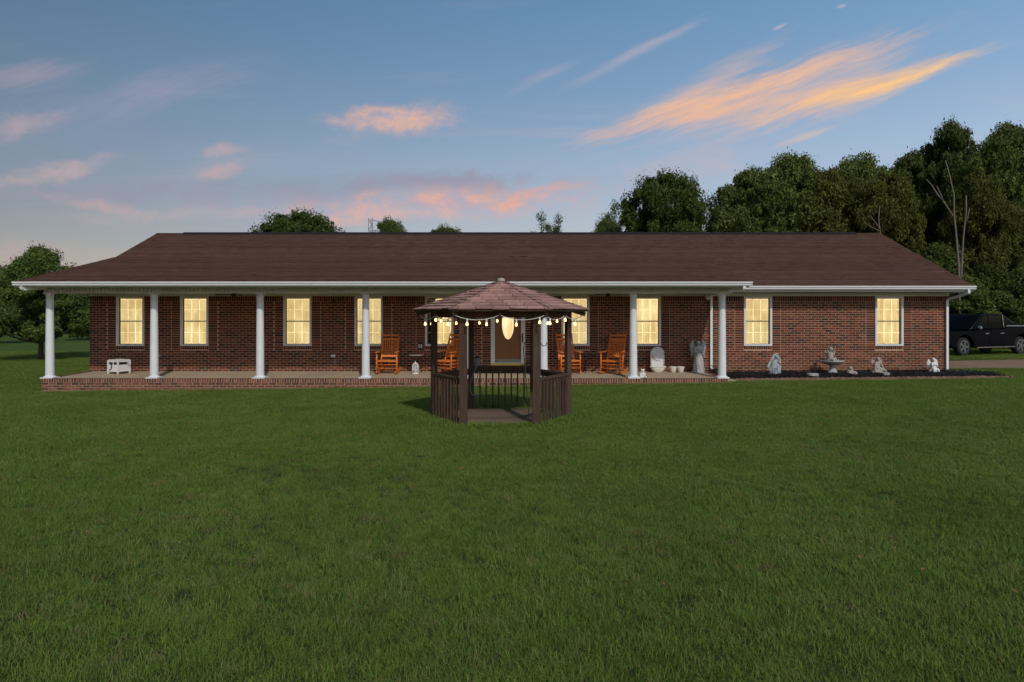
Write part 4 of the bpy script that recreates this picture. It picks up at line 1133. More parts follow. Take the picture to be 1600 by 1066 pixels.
for s in (-1, 1):
    mb = MB(); wing(mb, (s * .07, .07, .72), (s * .155, .07, 1.02), .16, s, 7, .032)
    for k in range(4): mb.tube([(s * (.15 + .02 * k % .04), .06, .90 - .1 * k), (s * .20, .05, .84 - .1 * k), (s * (.19), .05, .76 - .1 * k)], [.025, .028, .012], 6)
    sculpt(mb, 'wing', M['stone'], an, .011)

# wall fountain
Yq = 21.6; wf = thing('wall_fountain', 'white arched wall fountain with relief back and half-round basin on the porch', 'fountain', (PX(1028, Yq), Yq, fz(Yq) + .002))
mb = MB(); poly = [(-.215, .30), (.215, .30), (.215, .58)] + [(.215 * math.cos(R(t)), .58 + .215 * math.sin(R(t))) for t in range(10, 180, 10)] + [(-.215, .58)]
mb.prism(poly, 'y', .09, .16); mb.build('back_plate', M['plaster'], wf)
mb = MB(); pts = [(-.20, .085, .18), (-.20, .085, .58)] + [(.20 * math.cos(R(180 - t)), .085, .58 + .20 * math.sin(R(t))) for t in range(10, 180, 10)] + [(.20, .085, .58), (.20, .085, .18)]
mb.tube(pts, .022, 8); mb.build('rim_moulding', M['plaster'], wf, smooth=True)
mb = MB()
for k in range(26):
    q = random.random() * 2 * PI; rr_ = .13 * math.sqrt(random.random()); mb.ball((rr_ * math.cos(q), .085, .53 + 1.5 * rr_ * math.sin(q)), (random.uniform(.016, .04), .045, random.uniform(.016, .045)), 8, 5, Matrix.Rotation(random.random() * 3, 3, 'Y'))
mb.box(-.16, .16, .082, .095, .34, .74); sculpt(mb, 'relief', M['plaster'], wf, .009)
mb = MB(); mb.lathe([(.12, 0), (.135, .012), (.145, .025), (.185, .06), (.222, .11), (.235, .15)], 24, (0, .0, 0), 1, .5); mb.build('basin', M['glaze'], wf, smooth=True)
mb = MB(); mb.lathe([(.235, .15), (.262, .155), (.268, .170), (.262, .188), (.24, .192), (.225, .18), (.2, .14)], 24, (0, 0, 0), 1, .5); mb.build('basin_rim', M['glaze'], wf, smooth=True)
mb = MB(); mb.box(-.20, .20, .075, .16, .10, .31); mb.build('neck', M['plaster'], wf)
# two planters
for i, (px, lab) in enumerate(((1051.5, 'small white round planter standing right next to the wall fountain'), (1063.5, 'small white round planter, the one of the pair nearer the tall angel'))):
    Yq = 21.55; p_ = thing('planter', lab, 'planter', (PX(px, Yq), Yq, fz(Yq) + .002), 0, 'white planters between fountain and angel')
    mb = MB(); mb.lathe([(.062, 0), (.07, .01), (.085, .04), (.108, .13), (.115, .155)], 20); mb.build('bowl', M['glaze'], p_, smooth=True)
    mb = MB(); mb.lathe([(.115, .155), (.124, .160), (.126, .178), (.118, .185), (.108, .182), (.10, .15)], 20); mb.build('rim', M['glaze'], p_, smooth=True)
    mb = MB(); mb.lathe([(.108, .150), (.06, .158), (.0, .16)], 14); mb.build('potting_soil', M['mulch'], p_)
# white teddy figurine by the column
Yq = 19.98; td = thing('figurine', 'little white sitting bear figurine at the porch edge beside a column', 'figurine', (PX(1004, Yq), Yq, fz(Yq) + .006))
mb = MB(); mb.ball((0, 0, .105), (.06, .05, .075)); mb.ball((0, -.01, .205), .05); mb.ball((-.035, 0, .245), .018); mb.ball((.035, 0, .245), .018); mb.ball((0, -.05, .195), .02)
for s in (-1, 1): mb.tube([(s * .04, -.0, .06), (s * .07, -.06, .035), (s * .085, -.10, .03)], [.035, .032, .026], 8); mb.tube([(s * .045, -.01, .15), (s * .075, -.03, .11), (s * .06, -.055, .085)], [.022, .02, .018], 8)
mb.box(-.07, .07, -.06, .05, -.002, .03); sculpt(mb, 'body', M['glaze'], td, .009)
# dark potted plant at the downspout
Yq = 21.35; pp = thing('potted_plant', 'low dark leafy plant in a black pot at the foot of the porch downspout', 'plant', (PX(1117, Yq), Yq, fz(Yq) + .002))
mb = MB(); mb.lathe([(.07, 0), (.09, .12), (.095, .13)], 12); mb.build('pot', M['dark_metal'], pp)
mb = MB()
for k in range(70):
    q = random.random() * 2 * PI; r_ = random.uniform(.05, .2); zz_ = random.uniform(.05, .26); c = Vector((r_ * math.cos(q), r_ * math.sin(q) * .6, zz_)); d = Vector((math.cos(q), math.sin(q), random.uniform(-.4, .5))) * .055; s_ = Vector((-math.sin(q), math.cos(q), .2)) * .022
    mb.add([c - d, c + s_, c + d, c - s_], [(0, 1, 2, 3)])
mb.build('foliage', M['leaf_dark'], pp, fixn=False)

# mulch bed with scalloped edging
BY0 = 20.35
def bed_front(x):
    if x < 12.6: return BY0 - .06 * (x - 6.35) * .4
    t = (x - 12.6) / (14.75 - 12.6); return (BY0 - .15) + .12 * t * t
def bed_back(x):
    if x < 14.10: return YW - .015
    return YW - .1 - (x - 14.1) / (14.9 - 14.1) * (YW - .1 - bed_front(x) - .02)
vs = []; fs = []; n = 90; m_ = 10
for i in range(n + 1):
    x = 6.34 + (14.88 - 6.34) * i / n; a, b = bed_front(x), bed_back(x)
    for j in range(m_ + 1):
        y = a + (b - a) * j / m_; t = j / m_; edge = min(1, min(t, 1.2 - t) * 4) * min(1, (14.9 - x) * 2)
        vs.append((x, y, gz(x, y) + .03 + edge * (.09 + .045 * math.sin(x * 3.1 + y) * math.sin(y * 4 + x * 1.3) + random.uniform(-.012, .012))))
for i in range(n):
    for j in range(m_): o = i * (m_ + 1) + j; fs.append((o, o + m_ + 1, o + m_ + 2, o + 1))
me = bpy.data.meshes.new('mulch_bed'); me.from_pydata(vs, [], fs); me.update(); link('mulch_bed', me, M['mulch'], kind='structure')
def bedz(x, y): return gz(x, y) + .115
mb = MB()
for k in range(5200):
    x = random.uniform(6.36, 14.7); a, b = bed_front(x), bed_back(x)
    if b - a < .1: continue
    y = random.uniform(a + .03, b - .02); c = Vector((x, y, gz(x, y) + random.uniform(.09, .165) * min(1, (y - a) * 3 + .45)))
    q = random.random() * PI; L = random.uniform(.018, .05); d = Vector((math.cos(q), math.sin(q), random.uniform(-.5, .5))) * L; s_ = Vector((-math.sin(q), math.cos(q), random.uniform(-.4, .4))) * .012; u_ = Vector((0, 0, .008))
    mb.add([c - d - s_, c + d - s_, c + d + s_, c - d + s_, c + u_], [(0, 1, 4), (1, 2, 4), (2, 3, 4), (3, 0, 4)])
o = mb.build('mulch_chips', M['mulch'], kind='stuff', fixn=False); tag(o, 'loose black mulch chips covering the flower bed', 'mulch')
ed = thing('bed_edging', 'low scalloped reddish concrete edging along the black mulch bed', 'edging', (6.34, BY0, 0))
em = MB(); poly = [(-.0725, -.06), (.0725, -.06), (.0725, .055)] + [(.0725 * math.cos(R(t)), .055 + .03 * math.sin(R(t))) for t in range(20, 180, 20)] + [(-.0725, .055)]
em.prism(poly, 'y', -.03, .03); eme = em.mesh('edging_block'); eme.materials.append(M['edging'])
x = 6.40
pathp = []
while x < 14.9: pathp.append((x, bed_front(x) - .035)); x += .148
x = 14.86
while x > 14.12: pathp.append((x, bed_back(x) + .04)); x -= .10
for i, (x, y) in enumerate(pathp):
    if i + 1 < len(pathp): an_ = math.atan2(pathp[i + 1][1] - y, pathp[i + 1][0] - x)
    link('edging_block', eme, None, ed, loc=(x - 6.34, y - BY0, gz(x, y) + random.uniform(-.01, .008)), rot=(random.uniform(-.06, .06), random.uniform(-.04, .04), an_))
# stepping stones and a loose rock at the bed end
for (px, py, w_, lab) in ((1270, 593, .36, 'flat pale stepping stone in the mulch before the birdbath'), (1383, 593.5, .28, 'flat pale stepping stone in the mulch before the seated fairy')):
    Yq = 20.62; x = PX(px, Yq); z = bedz(x, Yq) + .03
    mb = MB(); poly = [(w_ / 2 * math.cos(2 * PI * k / 14) * (1 + .08 * math.sin(k * 2.3)), w_ * .42 * math.sin(2 * PI * k / 14)) for k in range(14)]
    mb.prism(poly, 'z', -.05, .018); mb.prism([(a * .9, b * .9) for a, b in poly], 'z', .018, .026); o = mb.build('stepping_stone', M['stone'], loc=(x, Yq, z)); tag(o, lab, 'stepping stone', 'stepping stones in the mulch')
Yq = 19.95; x = PX(1143, Yq); mb = MB(); mb.ball((0, 0, .03), (.10, .07, .05)); mb.ball((.06, .02, .03), (.07, .06, .04)); o = sculpt(mb, 'loose_rock', M['stone_tan'], None, .014); o.location = (x, Yq, gz(x, Yq)); tag(o, 'pale loose rock lying at the porch corner where the edging begins', 'rock')

# kneeling angel with wings
Yq = 21.15; x = PX(1211, Yq); ka = thing('kneeling_angel', 'blue-grey kneeling angel statue with folded wing in the mulch bed near the porch column', 'statue', (x, Yq, bedz(x, Yq) - .01), R(0))
mb = MB(); mb.lathe([(.20, -.03), (.20, .03), (.17, .07)], 12, sx=1, sy=.7)
mb.tube([(-.10, .0, .05), (.09, -.03, .10), (.10, -.04, .28)], [.08, .085, .07], 10); mb.tube([(-.14, .03, .08), (-.06, .03, .20), (.0, .0, .36), (.02, -.01, .44)], [.10, .12, .105, .075], 10)
mb.tube([(.10, -.04, .28), (.0, .0, .30)], [.07, .09], 8)
head(mb, (.075, -.02, .525), .062, (1, -.5, -.35)); mb.tube([(.02, -.01, .44), (.06, -.02, .50)], .035, 8)
arm(mb, (.03, -.08, .43), (.12, -.10, .36), (.13, -.05, .47), .032); arm(mb, (.03, .07, .43), (.12, .06, .34), (.13, .0, .46), .032)
for k in range(5): mb.tube([(-.10 + .05 * k, -.09, .26 - .01 * k), (-.11 + .055 * k, -.13, .05)], [.016, .02], 6)
sculpt(mb, 'figure', M['stone_blue'], ka, .011)
mb = MB()
for k in range(8):
    t = k / 7; mb.tube([(-.02 + .02 * t, .06 - .02 * k * .3, .40 + .03 * t), (-.06 + .12 * t, .07, .56 + .06 * t), (.0 + .14 * t, .05, .63 + .02 * t)], [.02, .026, .012], 6)
    mb.tube([(-.04, .06, .52 + .02 * t), (-.13 - .06 * t, .05, .36 - .06 * t), (-.17 - .05 * t, .03, .18 + .03 * t)], [.024, .026, .010], 6)
sculpt(mb, 'wing', M['stone_blue'], ka, .011)

# birdbath with a cherub
Yq = 21.3; x = PX(1301, Yq); bb_ = thing('birdbath', 'grey stone birdbath with a cherub sitting on its bowl, standing in the mulch bed', 'birdbath', (x, Yq, bedz(x, Yq) - .02))
mb = MB(); mb.lathe([(.155, -.03), (.155, .03), (.135, .06), (.115, .10), (.085, .15), (.075, .20), (.09, .24), (.13, .27)], 20); mb.build('pedestal', M['stone'], bb_, smooth=True)
mb = MB(); mb.lathe([(.12, .265), (.22, .30), (.30, .345), (.345, .385), (.355, .40), (.345, .41), (.31, .395), (.2, .36), (.0, .35)], 28); mb.build('bowl', M['stone'], bb_, smooth=True)
mb = MB(); ox = -.06
mb.ball((ox, .02, .42), (.11, .09, .06)); mb.tube([(ox, .02, .42), (ox - .01, .02, .55), (ox, .01, .66)], [.085, .082, .06], 10); head(mb, (ox + .015, -.0, .765), .062, (.2, -1, 0)); mb.tube([(ox, .01, .66), (ox + .01, 0, .73)], .035, 8)
mb.tube([(ox - .03, -.02, .44), (ox + .03, -.12, .46), (ox + .06, -.14, .38)], [.05, .045, .03], 8); mb.tube([(ox + .04, -.01, .44), (ox + .12, -.06, .47), (ox + .13, -.09, .39)], [.05, .045, .03], 8)
arm(mb, (ox - .06, 0, .64), (ox - .12, -.03, .72), (ox - .13, -.05, .72), .028); arm(mb, (ox + .06, -.0, .64), (ox + .11, -.03, .70), (ox + .09, -.06, .76), .028)
sculpt(mb, 'cherub', M['stone_tan'], bb_, .011)
for sd in (-1, 1): mb = MB(); wing(mb, (ox + sd * .03, .08, .58), (ox + sd * .135, .09, .70), .09, sd, 4, .02); sculpt(mb, 'wing', M['stone_tan'], bb_, .011)

# small reclining cherub
Yq = 20.75; x = PX(1330, Yq); rc = thing('reclining_cherub', 'little tan cherub figure lying beside the birdbath in the mulch', 'statue', (x, Yq, bedz(x, Yq) - .005))
mb = MB(); mb.ball((-.03, 0, .075), (.10, .07, .075)); mb.ball((-.02, -.01, .20), (.058, .055, .06)); mb.tube([(-.02, 0, .12), (.06, -.02, .06), (.16, -.02, .05)], [.06, .05, .04], 8); mb.tube([(.08, .04, .06), (.17, .04, .05)], [.05, .04], 8); mb.tube([(-.06, -.06, .13), (-.10, -.08, .06), (-.02, -.10, .04)], [.028, .026, .02], 8); mb.box(-.13, .19, -.07, .07, -.02, .03)
mb.ball((-.02, -.06, .195), .014); sculpt(mb, 'figure', M['stone_tan'], rc, .010)

# seated fairy
Yq = 21.1; x = PX(1372, Yq); sf = thing('seated_fairy', 'tan stone fairy with round wings seated on a plinth in the mulch bed', 'statue', (x, Yq, bedz(x, Yq) - .01))
mb = MB(); mb.box(-.22, .24, -.10, .10, -.03, .05); mb.box(-.20, .10, -.09, .09, .05, .10); mb.ball((-.05, 0, .14), (.12, .09, .09)); mb.tube([(-.04, 0, .16), (-.02, .0, .30), (.0, 0, .36)], [.085, .07, .055], 10); head(mb, (.0, -.01, .445), .05, (-.4, -1, -.3)); mb.tube([(0, 0, .36), (0, -.005, .42)], .03, 8)
mb.tube([(-.06, -.04, .14), (-.13, -.09, .24), (-.15, -.10, .08)], [.05, .045, .035], 8); mb.tube([(.02, -.03, .15), (.14, -.06, .12), (.22, -.07, .06)], [.055, .045, .03], 8); arm(mb, (-.06, -.02, .35), (-.12, -.06, .28), (-.08, -.09, .22), .025); arm(mb, (.06, -.01, .35), (.11, -.03, .24), (.16, -.05, .14), .025)
sculpt(mb, 'figure', M['stone_tan'], sf, .010)
for s in (-1, 1):
    mb = MB(); pts = [(s * .03, .07, .28)] + [(s * (.085 + .075 * math.cos(R(t))), .08, .36 + .12 * math.sin(R(t))) for t in (200, 160, 120, 80, 40, 0, -40, -80, -120)] + [(s * .03, .07, .28)]
    mb.tube(pts, .014, 7); mb.tube([(s * .03, .07, .29), (s * .10, .08, .42)], .012, 6); mb.tube([(s * .03, .07, .29), (s * .14, .08, .34)], .012, 6)
    for kk in range(3): mb.ball((s * (.07 + .035 * kk), .082, .33 + .035 * kk), (.03, .010, .045))
    sculpt(mb, 'wing', M['stone_tan'], sf, .010)

# small pale angel at the house corner
Yq = 21.2; x = PX(1459, Yq); sa = thing('small_angel', 'small whitish angel ornament with raised wings near the corner downspout', 'statue', (x, Yq, bedz(x, Yq) - .01))
mb = MB(); mb.lathe([(.12, -.02), (.125, .04), (.11, .09)], 12, sx=1.1, sy=.8); mb.ball((.03, -.02, .09), (.09, .08, .07)); mb.tube([(0, 0, .10), (-.01, 0, .22), (-.01, 0, .31)], [.085, .075, .055], 10); head(mb, (-.01, -.015, .40), .05, (0, -1, -.2)); mb.tube([(-.01, 0, .31), (-.01, -.005, .37)], .03, 8)
arm(mb, (-.06, -.02, .30), (-.09, -.07, .23), (-.02, -.09, .25), .024); arm(mb, (.05, -.02, .30), (.08, -.07, .23), (.01, -.09, .25), .024); mb.tube([(-.04, -.04, .12), (-.06, -.11, .10), (-.05, -.12, .02)], [.045, .04, .03], 8); mb.tube([(.05, -.04, .12), (.08, -.10, .09), (.08, -.11, .02)], [.045, .04, .03], 8)
sculpt(mb, 'figure', M['plaster'], sa, .010)
for s in (-1, 1):
    mb = MB(); wing(mb, (s * .03 - .01, .06, .26), (s * .11 - .01, .06, .42), .12, s, 5, .020); sculpt(mb, 'wing', M['plaster'], sa, .010)

# ------------------------------------------------------------------ pickup truck
TY = 31.2; TX = PX(1597, TY)
tr = thing('pickup_truck', 'dark blue-black pickup truck parked on the grass beyond the house corner', 'truck', (TX, TY, gz(TX, TY) + .01), R(20))
# local: origin under the near rear wheel, nose towards -x, near side y=0, far side y=1.75
LEN_F, LEN_R, WB = 4.65, 1.15, 3.65
def side(poly, y0, y1, name, mat, parent=None, bev=.02):
    mb = MB(); mb.prism(poly, 'y', y0, y1); o = mb.build(name, mat, parent or tr)
    if bev:
        b = o.modifiers.new('bevel', 'BEVEL'); b.width = bev; b.segments = 3; b.limit_method = 'ANGLE'; b.angle_limit = R(30)
        me = o.data; me.polygons.foreach_set('use_smooth', [True] * len(me.polygons)); me.set_sharp_from_angle(angle=R(40))
    return o
def arch(cx, r, n=12): return [(cx + r * math.cos(PI * k / n), .40 + r * math.sin(PI * k / n) * 1.02) for k in range(n + 1)]
lower = [(LEN_R, .55), (LEN_R, 1.30), (-1.05, 1.30), (-1.08, 1.18), (-3.05, 1.12), (-4.30, 1.06), (-4.62, .96), (-4.65, .55), (-4.4, .42), (-WB - .52, .42)]
lower += [(-WB + .52 * math.cos(PI - PI * k / 12), .42 + .52 * math.sin(PI - PI * k / 12)) for k in range(13)]
lower += [(-.52, .42)] + [(.52 * math.cos(PI - PI * k / 12), .42 + .52 * math.sin(PI - PI * k / 12)) for k in range(13)] + [(.9, .5)]
side(lower, 0, 1.85, 'body', M['paint'])
cab = [(-1.06, 1.181), (-1.02, 1.55), (-1.14, 1.80), (-1.30, 1.87), (-2.2, 1.88), (-2.55, 1.82), (-3.25, 1.14)]
side(cab, .09, 1.76, 'cab', M['paint'], bev=.05)
sail = [(-1.00, 1.301), (.10, 1.301), (-.1, 1.36), (-.95, 1.78), (-1.02, 1.80)]
side(sail, .14, 1.71, 'bed_cover', M['darkglass'], bev=.03)
fw = [(-2.16, 1.20), (-2.16, 1.74), (-2.46, 1.73), (-2.98, 1.22)]; rw = [(-1.26, 1.20), (-1.26, 1.70), (-1.36, 1.75), (-2.08, 1.75), (-2.08, 1.20)]
for nm, p in (('front_window', fw), ('rear_window', rw)): side(p, .078, .092, nm, M['darkglass'], bev=.004)
for x0, x1, nm in ((-3.12, -2.13, 'front_door'), (-2.11, -1.16, 'rear_door')):
    d_ = side([(x0, .50), (x0, 1.09), (x1, 1.12), (x1, .50)], -.012, .004, nm, M['paint'], bev=.006)
    mb = MB(); mb.bar((x1 - .30, -.03, .985), (x1 - .08, -.03, .995), .03, .035); mb.build('handle', M['chrome'], d_)
mb = MB(); mb.box(-3.05, -.62, -.10, -.013, .36, .40); mb.build('running_board', M['chrome'], tr)
mb = MB(); mb.ball((-2.92, -.13, 1.24), (.06, .10, .10)); mb.bar((-2.92, .02, 1.19), (-2.92, -.08, 1.22), .04, .05); mb.build('mirror', M['chrome'], tr)
mb = MB(); mb.box(-1.0, LEN_R, .0 + .0, .10, 1.302, 1.335); mb.build('bed_rail', M['plastic_grey'], tr)
mb = MB(); mb.bar((-1.10, .075, 1.20), (-1.20, .085, 1.82), .03, .03); mb.build('pillar_glint', M['chrome'], tr)  # added chrome bar standing in for the bright reflection on the cab's rear pillar
mb = MB(); mb.box(-1.12, -1.02, .75, 1.1, 1.83, 1.87); mb.build('brake_light', M['red_lamp'], tr)
mb = MB(); mb.box(LEN_R - .3, LEN_R + .01, .01, .2, .9, 1.25); mb.build('tail_lamp', M['red_lamp'], tr)
mb = MB(); mb.box(-4.68, -4.5, .1, .5, .8, .98); mb.build('headlight', M['chrome'], tr)
def wheel(x, y, s):
    mb = MB(); prof = [(.27, -.12), (.37, -.125), (.405, -.09), (.41, 0), (.405, .09), (.37, .125), (.27, .12)]
    vs = []; n = 32
    mb.lathe(prof, n); ty = mb.build('wheel', M['tyre'], tr, smooth=True, loc=(x, y, .41), rot=(R(90), 0, 0), auto=40)
    mb = MB(); z = .10 * s
    mb.lathe([(.285, z - .01 * s), (.285, z + .025 * s), (.255, z + .028 * s), (.250, z - .03 * s)], 28); mb.lathe([(.06, z - .02 * s), (.06, z + .03 * s), (.03, z + .035 * s)], 12)
    for k in range(5):
        q = 2 * PI * k / 5; mb.bar((.05 * math.cos(q), .05 * math.sin(q), z + .01 * s), (.26 * math.cos(q), .26 * math.sin(q), z + .012 * s), .085, .03)
    mb.build('rim', M['alloy'], ty)
for x in (0, -WB): wheel(x, .16, 1); wheel(x, 1.69, -1)

# ------------------------------------------------------------------ trees
def leaf_arrays(cent, rad, per, size, seed):
    r = np.random.default_rng(seed)
    n = len(cent) * per
    c = np.repeat(np.asarray(cent), per, 0); rr_ = np.repeat(np.asarray(rad), per)[:, None]
    d = r.normal(size=(n, 3)); d /= np.linalg.norm(d, axis=1, keepdims=True)
    k = (.2 + .8 * r.random((n, 1)) ** .5) * (1 + .45 * (r.random((n, 1)) < .07))
    p = c + d * rr_ * k * np.array([1, 1, .72])
    nrm = d * .7 + r.normal(size=(n, 3)) * .55 + np.array([0, 0, .5]); nrm /= np.linalg.norm(nrm, axis=1, keepdims=True)
    a = np.cross(nrm, r.normal(size=(n, 3))); a /= np.linalg.norm(a, axis=1, keepdims=True); b = np.cross(nrm, a)
    L = size * (.6 + .8 * r.random((n, 1))); Wd = L * .42
    droop = np.array([0, 0, -.25]) * L
    v = np.empty((n, 4, 3)); v[:, 0] = p - a * L; v[:, 1] = p + b * Wd; v[:, 2] = p + a * L + droop; v[:, 3] = p - b * Wd
    return v.reshape(-1, 3), r.random(n)
def quad_mesh(name, v, var, mat):
    n = len(v) // 4; me = bpy.data.meshes.new(name); me.vertices.add(len(v)); me.vertices.foreach_set('co', v.astype(np.float32).ravel())
    me.loops.add(4 * n); me.loops.foreach_set('vertex_index', np.arange(4 * n, dtype=np.int32)); me.polygons.add(n)
    me.polygons.foreach_set('loop_start', np.arange(0, 4 * n, 4, dtype=np.int32)); me.polygons.foreach_set('loop_total', np.full(n, 4, np.int32))
    at = me.attributes.new('var', 'FLOAT', 'FACE'); at.data.foreach_set('value', var.astype(np.float32)); me.update(calc_edges=True); me.materials.append(mat); return me
def tree_parts(seed, H, RW, base, nclump, per, size, mat, shape='round', clr=.85, bark='bark'):
    r = random.Random(seed); cent = []; rad = []; limbs = MB()
    tr_ = .019 * H + .02
    pts = [(0, 0, -.3), (r.uniform(-.1, .1), r.uniform(-.1, .1), base * .6), (r.uniform(-.2, .2), r.uniform(-.2, .2), base + (H - base) * .3), (r.uniform(-.3, .3), r.uniform(-.3, .3), H * .82)]
    limbs.tube(pts, [tr_ * 1.25, tr_, tr_ * .7, tr_ * .2], 10)
    zc = (base + H) / 2; hz = (H - base) / 2
    lobes = [(Vector((r.uniform(-.6, .6) * RW, r.uniform(-.6, .6) * RW, zc + r.uniform(-.5, .75) * hz)), r.uniform(.26, .5)) for _ in range(13)]
    tries = 0
    while len(cent) < nclump and tries < 20000:
        tries += 1
        z = r.uniform(-1, 1); q = r.random() * 2 * PI
        if shape == 'cone': wz = max(0.05, (1 - (z + 1) / 2) ** .8)
        elif shape == 'tall': wz = math.sqrt(max(0, 1 - abs(z) ** 2.6))
        elif shape == 'low': tz = (z + 1) / 2; wz = min(1.0, (1.45 * (1 - tz)) ** .62) * (1 if tz > .12 else .82)
        else: wz = math.sqrt(max(0, 1 - z * z))
        k = r.random() ** .45
        p = Vector((RW * wz * k * math.cos(q), RW * wz * k * math.sin(q), zc + z * hz))
        f = max((1 - ((p - c).length / (RW * s))) for c, s in lobes)
        if f < -.12 and shape in ('round', 'tall') and r.random() < .8: continue
        cent.append(tuple(p)); rad.append(clr * r.choice((.5, .7, .9, 1.15, 1.5)))
    for i in range(0, len(cent), max(1, len(cent) // 26)):
        p = Vector(cent[i]); s0 = Vector((0, 0, min(max(base * .7, p.z - (abs(p.x) + abs(p.y)) * .7), H * .75)))
        m_ = s0.lerp(p, .5) + Vector((0, 0, -.08 * (p - s0).length)); limbs.tube([s0, m_, p], [tr_ * .42, tr_ * .24, .015], 6)
    v, var = leaf_arrays(cent, rad, per, size, seed)
    return limbs.mesh('trunk', True), quad_mesh('crown', v, var, mat)
TREES = {}
def proto(key, *a, **k):
    t, c = tree_parts(*a, **k); t.materials.append(M[k.get('bark', 'bark')]); TREES[key] = (t, c)
proto('oak', 11, 10.0, 4.3, 1.2, 270, 300, .105, M['leaf_dark'], clr=.62)
proto('oak_b', 12, 10.0, 4.0, .8, 270, 300, .105, M['leaf_dark'], shape='tall', clr=.60)
proto('olive', 13, 10.0, 3.8, 1.0, 270, 300, .105, M['leaf_olive'], clr=.60)
proto('green', 14, 10.0, 3.7, 1.4, 270, 300, .105, M['leaf'], clr=.60)
proto('dome', 18, 10.0, 3.8, 5.0, 210, 300, .105, M['leaf'], clr=.62)
proto('dome_dark', 19, 10.0, 3.8, 4.6, 220, 300, .105, M['leaf_dark'], clr=.62)
proto('maple', 15, 6.3, 3.3, 1.45, 260, 330, .075, M['leaf'], shape='low', clr=.45)
proto('sparse', 16, 10.0, 1.9, 1.5, 70, 240, .085, M['leaf_pale'], shape='tall', clr=.75)
proto('bush', 17, 4.0, 2.2, .2, 120, 330, .085, M['leaf_dark'], shape='low', clr=.5)
def tree(key, x, y, sc, wid, lab, rz, group=None, z=None, name='tree'):
    t = thing(name, lab, 'bush' if name == 'bush' else 'tree', (x, y, gz(x, y) if z is None else z), rz, group)
    t.scale = (wid, wid, sc)
    link('trunk', TREES[key][0], None, t); link('crown', TREES[key][1], None, t); return t
def tall(key, px, py, Y, widpx, lab, rz, H0=10.0, R0=3.8, group=None):
    x = PX(px, Y); H = PZ(py, Y) - gz(x, Y); return tree(key, x, Y, H / H0 * .96, (widpx * Y / F / 2) / R0, lab, rz, group)
tall('maple', 62, 386, 34.5, 172, 'round leafy green shade tree on the lawn past the porch end', .4, 6.3, 3.3)
tall('dome', 462, 327, 46, 140, 'bushy green tree crown rising behind the roof above two lit windows', 1.0)
tall('dome', 606, 339, 60, 74, 'small loose green treetop showing behind the roof beside the antenna mast', 2.0)
tall('dome', 694, 351, 62, 90, 'low olive treetop just clearing the roof ridge', 2.0)
tall('sparse', 848, 328, 52, 52, 'thin pale feathery treetop behind the roof, taller of a pair', .3, 10, 1.9)
tall('sparse', 872, 332, 52, 44, 'thin pale feathery treetop behind the roof, shorter of a pair', 1.7, 10, 1.9)
tall('sparse', 958, 310, 50, 50, 'thin sparse pale tree beside the big dark green tree behind the roof', 2.6, 10, 1.9)
tall('dome', 944, 338, 50, 60, 'low olive bushy treetop at the foot of the sparse tree behind the roof', .9)
tall('dome', 1040, 322, 52, 105, 'lower green tree filling in below the large dark tree', 2.2)
tall('dome', 1033, 266, 46, 132, 'large dense dark green tree standing alone behind the roof ridge', .6)
tall('sparse', 1082, 270, 47, 44, 'sparse light tree leaning out from the large tree behind the roof', 3.6, 10, 1.9)
tall('sparse', 1112, 302, 50, 56, 'thin pale tree in the gap before the woods behind the roof', 4.6, 10, 1.9)
woods = [('dome_dark', 1180, 262, 46, 140), ('dome_dark', 1238, 240, 47, 140), ('olive', 1300, 256, 45, 120), ('dome_dark', 1340, 244, 49, 140), ('olive', 1384, 262, 43, 110), ('dome_dark', 1432, 236, 48, 130), ('oak', 1484, 190, 46, 110),
         ('green', 1556, 208, 42, 130), ('oak_b', 1580, 190, 50, 120), ('oak', 1618, 196, 45, 150), ('olive', 1530, 260, 40, 110), ('oak', 1268, 266, 52, 170), ('oak_b', 1400, 258, 52, 150), ('oak', 1500, 250, 51, 170), ('oak_b', 1660, 205, 44, 160), ('oak', 1720, 215, 43, 160), ('dome_dark', 1146, 312, 49, 84), ('oak', 1200, 290, 53, 190), ('green', 1330, 285, 50, 170)]
for i, (k, px, py, Y, wd) in enumerate(woods):
    lab = {'dome_dark': 'round-topped dark green woodland tree behind the right end of the house', 'oak': 'dense dark green woodland tree behind the right end of the house', 'oak_b': 'tall narrow dark green woodland tree behind the right end of the house', 'olive': 'woodland tree with olive and yellowing leaves behind the roof', 'green': 'brighter green woodland tree over the parked truck'}[k]
    lab = {0: 'dark green tree at the open edge of the woods, next to the gap', 6: 'tallest dark crown of the woods, rising above the forked dead tree', 10: 'olive woodland tree beside the dead snags, above the truck', 16: 'low dark tree at the foot of the woods in the gap behind the roof'}.get(i, lab)
    tall(k, px, py, Y, wd, lab, i * 1.3, group='woods behind the house')
for i, (px, py, Y, wd) in enumerate(((1500, 430, 37, 110), (1548, 410, 38, 100), (1600, 420, 37, 120), (1650, 400, 38, 130), (1470, 380, 40, 120), (1560, 455, 36.5, 110), (1615, 455, 36, 90), (1710, 430, 37, 140), (1515, 330, 41, 110), (1585, 330, 41, 120))):
    x = PX(px, Y); H = PZ(py, Y) - gz(x, Y); t = tree('bush', x, Y, H / 4.0 * .96, wd * Y / F / 2 / 2.2, 'leafy undergrowth bush behind the parked truck', i * 2.1, 'undergrowth behind the truck', name='bush')
for i, (x, y, H) in enumerate(((-78, 84, 8.5), (-70, 88, 9.5), (-62, 86, 7.5), (-86, 92, 9), (-55, 92, 8), (-94, 88, 9), (-49, 96, 8.5), (-104, 95, 10))):
    tree('oak' if i % 2 else 'green', x, y, H / 10, 1.25, 'distant hedgerow tree far across the lawn', i * 1.1, 'distant hedgerow')
tall('green', -8, 430, 58, 110, 'smaller green tree at the lawn edge beyond the round shade tree', .9)
